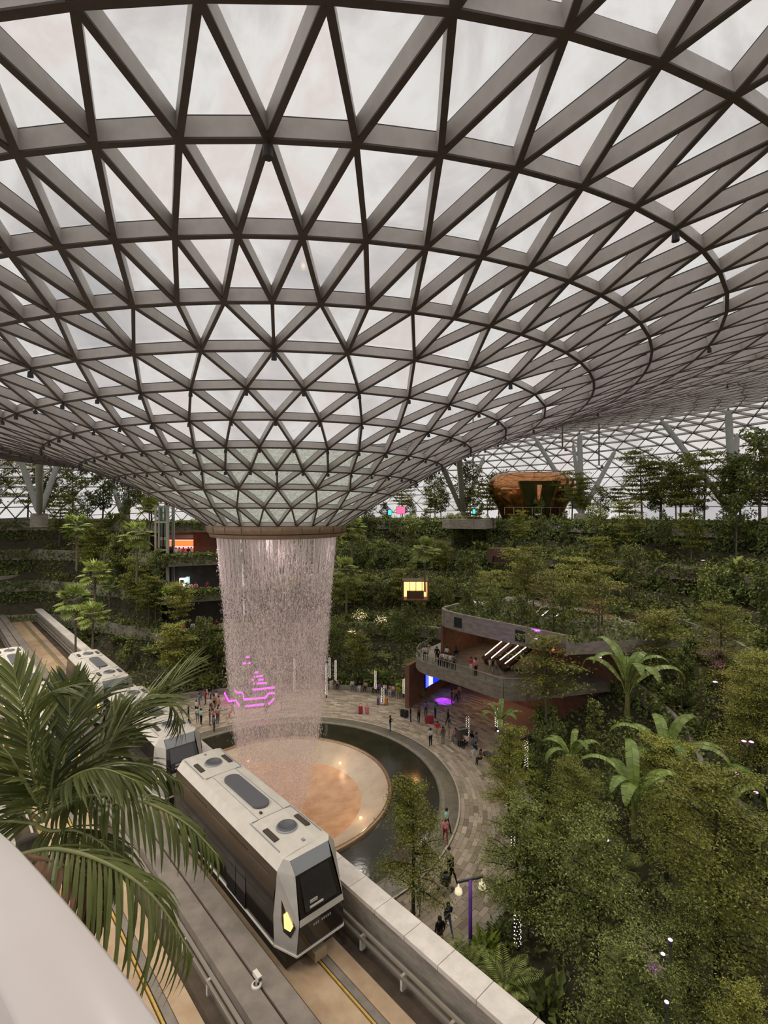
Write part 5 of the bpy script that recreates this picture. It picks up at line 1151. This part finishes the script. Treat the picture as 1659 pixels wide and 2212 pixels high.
# seated on the planter edge right of the waterfall
for i, (x, sh_, lg) in enumerate(((700, 'pink', 'grey'), (715, 'white', 'white'), (728, 'beige', 'black'), (761, 'white', 'denim'), (778, 'black', 'white'), (790, 'beige', 'black'), (812, 'white', 'black'), (820, 'violet', 'black'), (832, 'white', 'navy'), (845, 'pink', 'white'), (850, 'white', 'grey'), (861, 'yellow', 'beige'))):
    ph = 90
    for it in range(40):                                            # walk round the planter wall until the pixel fits
        q = pol(ph, RR(1, ph)+.1, .55); ph += (proj(q)[0]-x)*.05
    p = pol(ph, RR(1, ph)+.05, .1); person(p, 'sit', sh_, lg, 'on the planter edge', face(p, CTR)+random.uniform(-.4, .4), 1.0, .0, 'people seated on the planter edge')
for x, y, pose, sh_, lg, pl in ((843, 1583, 'phone', 'black', 'denim', 'at the pool kerb'), (887, 1560, 'stand', 'black', 'navy', 'before the brown wall'), (905, 1561, 'talk', 'brown', 'black', 'before the brown wall'), (930, 1612, 'stand', 'white', 'black', 'on the plaza near the bin'), (945, 1596, 'walk', 'red', 'beige', 'on the plaza near the bin'), (957, 1608, 'stand', 'brown', 'grey', 'on the plaza near the bin'), (968, 1567, 'walk', 'black', 'black', 'at the passage mouth'), (969, 1594, 'talk', 'grey', 'beige', 'at the passage mouth'), (976, 1522, 'stand', 'brown', 'brown', 'inside the passage'), (985, 1518, 'walk', 'orange', 'black', 'inside the passage'), (992, 1512, 'stand', 'beige', 'brown', 'inside the passage'), (940, 1552, 'lean', 'green', 'black', 'behind a red suitcase'),
   (965, 1800, 'walk', 'mint', 'black', 'on the path by the kerb'), (962, 1822, 'walk', 'pink', 'maroon', 'on the path by the kerb'), (977, 1912, 'walk', 'black', 'black', 'behind a dark pram'), (970, 1890, 'stand', 'beige', 'black', 'beyond the dark pram'), (905, 1968, 'walk', 'blue', 'grey', 'behind the slim tree by the coping'), (968, 2022, 'walk', 'navy', 'denim', 'on the path near the lamp post'), (950, 2055, 'stand', 'black', 'brown', 'at the coping near the lamp post'), (917, 1876, 'stand', 'black', 'black', 'beside the slim tree at the pool'),
   (920, 1548, 'talk', 'violet', 'navy', 'in the purple light')):
    p = at(x, y, .03); person(p, pose, sh_, lg, pl, sc=random.uniform(.95, 1.03), grp='people on the plaza')
# left crowd
for i, (x, y, pose, sh_, lg) in enumerate(((408, 1590, 'stand', 'grey', 'black'), (407, 1562, 'stand', 'navy', 'denim'), (427, 1562, 'talk', 'white', 'grey'), (434, 1566, 'stand', 'mint', 'black'), (424, 1546, 'stand', 'white', 'black'), (430, 1530, 'walk', 'blue', 'grey'), (453, 1568, 'stand', 'brown', 'brown'), (462, 1582, 'talk', 'blue', 'brown'), (460, 1566, 'phone', 'pink', 'beige'), (470, 1563, 'stand', 'beige', 'brown'), (472, 1557, 'talk', 'white', 'beige'), (455, 1540, 'stand', 'white', 'brown'), (462, 1533, 'phone', 'beige', 'black'), (467, 1525, 'stand', 'white', 'orange'), (472, 1536, 'stand', 'beige', 'beige'), (444, 1522, 'stand', 'red', 'brown'), (446, 1508, 'sit', 'white', 'black'), (453, 1506, 'sit', 'black', 'white'), (433, 1512, 'stand', 'black', 'grey'), (502, 1550, 'walk', 'maroon', 'red'), (440, 1496, 'sit', 'beige', 'grey'), (608, 1535, 'stand', 'white', 'grey'), (575, 1548, 'stand', 'brown', 'black'))):
    p = at(x, y, .03); person(p, pose, sh_, lg, 'in the left-hand crowd' if x < 520 else 'seen through the waterfall', sc=.98, grp='people on the far side of the plaza')
# right-hand seats
for x, y, sh_, lg in ((985, 1600, 'pink', 'grey'), (993, 1606, 'white', 'beige'), (1000, 1611, 'orange', 'black'), (1008, 1614, 'white', 'black'), (1020, 1608, 'black', 'beige'), (1030, 1612, 'grey', 'denim'), (1028, 1634, 'navy', 'white'), (1040, 1650, 'brown', 'black')):
    p = at(x, y, 0); person(p, 'sit', sh_, lg, 'on the right-hand bench', face(p, CTR)+random.uniform(-.3, .3), grp='people seated at the right of the plaza')
# balcony
for x, ph, dr, pose, sh_, lg in ((918, 49.5, .7, 'lean', 'white', 'black'), (922, 49, .9, 'stand', 'beige', 'grey'), (934, 46, 1.6, 'stand', 'black', 'black'), (941, 44, 2.4, 'talk', 'white', 'black'), (953, 41, 2.6, 'stand', 'black', 'grey'), (955, 42.5, .6, 'lean', 'black', 'black'), (960, 41.5, .6, 'lean', 'white', 'navy'), (966, 40, .6, 'phone', 'white', 'black'), (971, 39, .7, 'lean', 'beige', 'black'), (977, 38, .6, 'stand', 'white', 'grey'), (984, 37, .7, 'lean', 'grey', 'black'), (966, 42, 3.0, 'talk', 'brown', 'black'), (1006, 32, 1.2, 'talk', 'red', 'white'), (1012, 31, 1.4, 'stand', 'white', 'red'), (1018, 30, 1.1, 'stand', 'pink', 'black'), (1040, 29, 2.5, 'walk', 'white', 'beige'), (1046, 28, 2.8, 'walk', 'beige', 'grey')):
    r = float(np.interp(ph, [a for a, _ in edgep], [q for _, q in edgep])); p = pol(ph, r+dr, 5.6); person(p, pose, sh_, lg, 'on the round balcony', face(p, (0, 0)) if pose in ('lean', 'phone') else None, grp='people on the round balcony')
# left balconies
for lv, k, rows_ in ((4, 'upper', ((368, 'black', 'black'), (379, 'white', 'black'), (386, 'beige', 'grey'), (395, 'violet', 'pink'), (406, 'black', 'grey'), (412, 'white', 'denim'))), (3, 'middle', ((323, 'white', 'black'), (358, 'white', 'beige'), (372, 'white', 'navy'), (390, 'pink', 'white'), (402, 'beige', 'red'), (411, 'white', 'red'), (422, 'pink', 'red'), (447, 'maroon', 'maroon'))), (2, 'lower', ((367, 'beige', 'grey'), (394, 'orange', 'brown'), (415, 'white', 'green'), (438, 'white', 'pink'), (467, 'maroon', 'red')))):
    for x, sh_, lg in rows_:
        ph = 118
        for it in range(60):
            q = pol(ph, RR(lv, ph)+1.3, 0); ph = min(128, max(108, ph+(proj(q)[0]-x)*.03))
        p = pol(ph, RR(lv, ph)+.95, LV[lv-1]+.02); person(p, random.choice(['stand', 'lean', 'talk']), sh_, lg, f'on the {k} balcony at the left', face(p, (0, 0)), 1.05, grp=f'people on the {k} left balcony')
from collections import Counter, defaultdict
dd = defaultdict(list)
for o, l, g in PEOPLE: dd[l].append((o, g))
for l, os_ in dd.items():
    os_.sort(key=lambda q: proj(q[0].location)[0])
    for i, (o, g) in enumerate(os_): tag(o, l if len(os_) == 1 else f'{l}, {ORD[i]} from left'.replace('trousers ', '').replace(' top and', ' and').replace('right of the waterfall', 'by the waterfall'), 'person', g)
# luggage, bin, pram, bench
lugm = {'red': mat('case_red', (.35, .03, .05), rough=.4), 'pink': mat('case_pink', (.6, .2, .24), rough=.4), 'black': mat('case_black', (.02, .02, .022), rough=.4), 'orange': mat('case_orange', (.5, .22, .05), rough=.4), 'violet': mat('case_violet', (.13, .08, .2), rough=.4)}
def suitcase(x, y, c, lab):
    p = at(x, y, .03); o = empty('suitcase', p, random.random()*3, label=lab, cat='suitcase', group='luggage on the plaza')
    MB().box((0, 0, .4), (.46, .28, .66)).build('shell', lugm[c], o); MB().bar((-.12, 0, .72), (-.12, 0, 1.02), .02, .02, (1, 0, 0)).build('pull_bar', capm, o); MB().bar((.12, 0, .72), (.12, 0, 1.02), .02, .02, (1, 0, 0)).build('pull_bar', capm, o); MB().bar((-.13, 0, 1.02), (.13, 0, 1.02), .03, .03).build('handle', capm, o)
    for sx in (-.18, .18):
        for sy in (-.09, .09): MB().box((sx, sy, .035), (.04, .04, .07)).build('wheel', capm, o)
for a in ((779, 1541, 'red', 'red suitcase beside the seated crowd'), (793, 1541, 'pink', 'pink suitcase beside the seated crowd'), (870, 1548, 'black', 'black suitcase at the end of the seated crowd'), (877, 1550, 'black', 'second black suitcase at the end of the seated crowd, nearer the brown wall'), (923, 1562, 'red', 'red suitcase in front of the passage, left of two'), (931, 1562, 'red', 'red suitcase in front of the passage, right of two'), (834, 1522, 'orange', 'orange suitcase beside the light-wound trunk'), (817, 1522, 'violet', 'violet suitcase among the seated crowd')): suitcase(*a)
p = at(998, 1608, .03); bn = empty('litter_bin', p, .4, label='black square litter bin on the plaza', cat='bin'); MB().box((0, 0, .75), (.95, .7, 1.5)).build('body', capm, bn); MB().box((0, 0, 1.53), (1.0, .75, .06)).build('lid', railm, bn); MB().box((0, 0, 1.57), (.6, .35, .02)).build('opening', gasket, bn)
p = at(962, 1925, .03); pr = empty('pram', p, .6, label='dark pram pushed along the path', cat='pram'); V_ = MB().lathe([(.05, .45), (.3, .5), (.34, .75), (.3, .95), (.12, 1.05)], 12); V_.build('seat_shell', lugm['black'], pr, True); MB().bar((-.3, 0, .8), (-.6, 0, 1.05), .5, .03).build('push_bar', capm, pr); MB().bar((0, 0, .2), (0, 0, .5), .4, .05, (1, 0, 0)).build('frame', capm, pr)
for sx in (-.3, .3):
    for sy in (-.25, .25): MB().tube([(sx, sy-.03, .12), (sx, sy+.03, .12)], .12, 10).build('wheel', capm, pr)
# curved bench at the right of the plaza
be = empty('plaza_bench', pol(5, 18, 0), label='low dark curved bench along the right planter', cat='bench'); b0 = Vector(be.location); m = MB()
for i in range(10): m.bar(pol(-8+i*2.6, 17.9, .32)-b0, pol(-8+(i+1)*2.6, 17.9, .32)-b0, .5, .12)
m.build('seat', darkwall, be)
for i in range(0, 11, 2): MB().box(pol(-8+i*2.6, 17.9, .16)-b0, (.3, .3, .32)).build('support', darkwall, be)

# ------------------------------------------------------------------ foreground palm
PG = leafmat('areca_leaf', (.035, .05, .013), (.16, .185, .045), (.4, .41, .14), rough=.38, trans=.25)
PB = mat('dead_frond_brown', (.10, .05, .03), (.18, .09, .05), 6, .8)
rach = mat('palm_rachis', (.20, .22, .08), (.26, .27, .1), 4, .5)
base_p = atd(60, 1812, 4.5)
pa = empty('areca_palm', (base_p.x, base_p.y, 15.0), label='big feathery palm in front of the train at the lower left', cat='palm'); pao = Vector(pa.location)
MB().tube([(0, 0, 0), (.05, .05, 1.6), (0, 0, base_p.z-15.0)], [.13, .11, .09], 10).build('trunk', barkm, pa, True)
FR = [ # control points (px, py, depth), leaflet length, count, droop, material, single leaflets?
 ([(90, 1775, 4.5), (180, 1722, 4.3), (300, 1730, 4.1), (400, 1778, 4.0), (472, 1850, 3.95)], .52, 37, .75, PG, 1),
 ([(20, 1852, 3.7), (120, 1834, 3.55), (235, 1868, 3.45), (335, 1942, 3.4), (418, 2068, 3.4)], .66, 37, .9, PG, 1),
 ([(110, 1765, 4.7), (190, 1662, 4.9), (250, 1590, 5.05), (325, 1518, 5.2), (405, 1446, 5.4)], .8, 37, .12, PG, 1),
 ([(130, 1745, 4.7), (215, 1645, 4.8), (290, 1528, 4.9), (350, 1502, 5.0), (392, 1560, 5.1)], .7, 37, .7, PG, 1),
 ([(95, 1770, 4.5), (70, 1650, 4.6), (50, 1540, 4.7), (28, 1440, 4.8)], .62, 34, .25, PG, 0),
 ([(90, 1775, 4.4), (20, 1720, 4.4), (-60, 1660, 4.4), (-140, 1600, 4.4)], .6, 30, .4, PG, 0),
 ([(115, 1760, 4.6), (135, 1660, 4.7), (150, 1560, 4.9), (150, 1470, 5.0)], .55, 30, .3, PG, 0),
 ([(80, 1785, 4.2), (110, 1795, 4.1), (165, 1795, 4.0), (230, 1830, 3.9), (265, 1900, 3.8)], .5, 30, .8, PG, 0),
 ([(60, 1850, 3.5), (140, 1872, 3.45), (190, 1915, 3.4), (222, 2000, 3.4)], .34, 26, .5, PB, 0),
 ([(85, 1780, 4.3), (0, 1775, 4.2), (-90, 1790, 4.1)], .6, 26, .6, PG, 0),
 ([(110, 1765, 4.6), (200, 1690, 4.6), (300, 1650, 4.7), (390, 1690, 4.8)], .5, 32, .7, PG, 0),
 ([(100, 1770, 4.4), (60, 1700, 4.2), (10, 1620, 4.1), (-60, 1560, 4.0)], .6, 30, .4, PG, 0),
 ([(105, 1765, 4.5), (120, 1640, 4.5), (180, 1540, 4.6), (250, 1480, 4.7)], .6, 32, .3, PG, 0),
 ([(95, 1775, 4.3), (60, 1600, 4.3), (90, 1510, 4.3), (160, 1480, 4.3)], .6, 32, .5, PG, 0),
 ([(100, 1775, 4.2), (130, 1700, 4.1), (210, 1660, 4.0), (300, 1690, 4.0)], .5, 30, .6, PG, 0),
 ([(100, 1770, 4.8), (170, 1700, 5.0), (230, 1610, 5.2), (260, 1520, 5.4)], .5, 30, .35, PG, 0)]
def leaflet(L, w, droop):
    """blade along +x with a folded midrib, sagging by droop"""
    vs = []; n = 5
    for i in range(n+1):
        t = i/n; x = L*t*(1-.12*droop*t); z = -L*.34*droop*t*t; ww = w*.5*max(.02, math.sin(PI*min(1, .12+t*.88))**.8) if t < 1 else .001
        vs += [(x, ww, z+ww*.35), (x, 0, z), (x, -ww, z+ww*.35)]
    fs = []
    for i in range(n):
        for j in (0, 1): a = i*3+j; fs.append((a, a+3, a+4, a+1))
    return vs, fs
LEAFMESH = {}
def lmesh(L, dr, m):
    key = (round(L, 2), round(dr, 1), m.name)
    if key not in LEAFMESH:
        me = bpy.data.meshes.new('leaflet'); v, f = leaflet(key[0], .032, key[1]); me.from_pydata(v, [], f); me.materials.append(m); me.update(); LEAFMESH[key] = me
    return LEAFMESH[key]
rs = random.Random(3)
for ctrl, LL, cnt, droop, m_, single in FR:
    pts = [atd(*c)-pao for c in ctrl]
    # smooth spline through the control points
    P = []
    for i in range(len(pts)-1):
        p0, p1, p2, p3 = pts[max(0, i-1)], pts[i], pts[i+1], pts[min(len(pts)-1, i+2)]
        for k in range(10):
            t = k/10; P.append(.5*((2*p1)+(p2-p0)*t+(2*p0-5*p1+4*p2-p3)*t*t+(-p0+3*p1-3*p2+p3)*t**3))
    P.append(pts[-1]); P = resample(P, cnt+6)
    fr = MB().tube([tuple(p) for p in P], [.016*(1-.85*i/len(P))+.002 for i in range(len(P))], 6).build('frond', rach if m_ is PG else PB, pa, True)
    rest_ = MB()
    for i in range(4, len(P)-1):
        f = (i-4)/(len(P)-5); T = (P[min(i+1, len(P)-1)]-P[i-1]).normalized(); up = Vector((0, 0, 1)); up = (up-T*up.dot(T)).normalized(); S = T.cross(up)
        L = LL*(math.sin(PI*min(1, .14+f*.80))**.65)*rs.uniform(.82, 1.1)
        for sg in (1, -1):
            D = (S*sg*(1-.45*f)+T*(.55+.75*f)+up*(.18-droop*.55+rs.uniform(-.16, .16))+T*rs.uniform(-.12, .12)).normalized(); z_ = (up-D*up.dot(D)).normalized(); y_ = z_.cross(D)
            M4 = Matrix((D, y_, z_)).transposed()
            if single:
                o = bpy.data.objects.new('leaflet', lmesh(L, droop+.3, m_)); COL.objects.link(o); o.parent = fr; o.location = P[i]; o.rotation_euler = M4.to_euler()
            else:
                v, fs = leaflet(L, .032, droop+.3); rest_.add([M4 @ Vector(q)+P[i] for q in v], fs)
    if not single: tag(rest_.build('leaflets', m_, fr), kind='stuff')
pt = empty('balcony_planter', (base_p.x, base_p.y, 14.2), label='concrete planter box under the balcony ledge', cat='planter')
MB().box((0, 0, .35), (1.8, 1.4, .7)).build('box', concrete, pt); MB().box((0, 0, .74), (1.5, 1.1, .08)).build('soil', soilm, pt)
MB().box((-.3, -.4, -7.2), (.9, .9, 14.0)).build('support_post', concrete, pt)
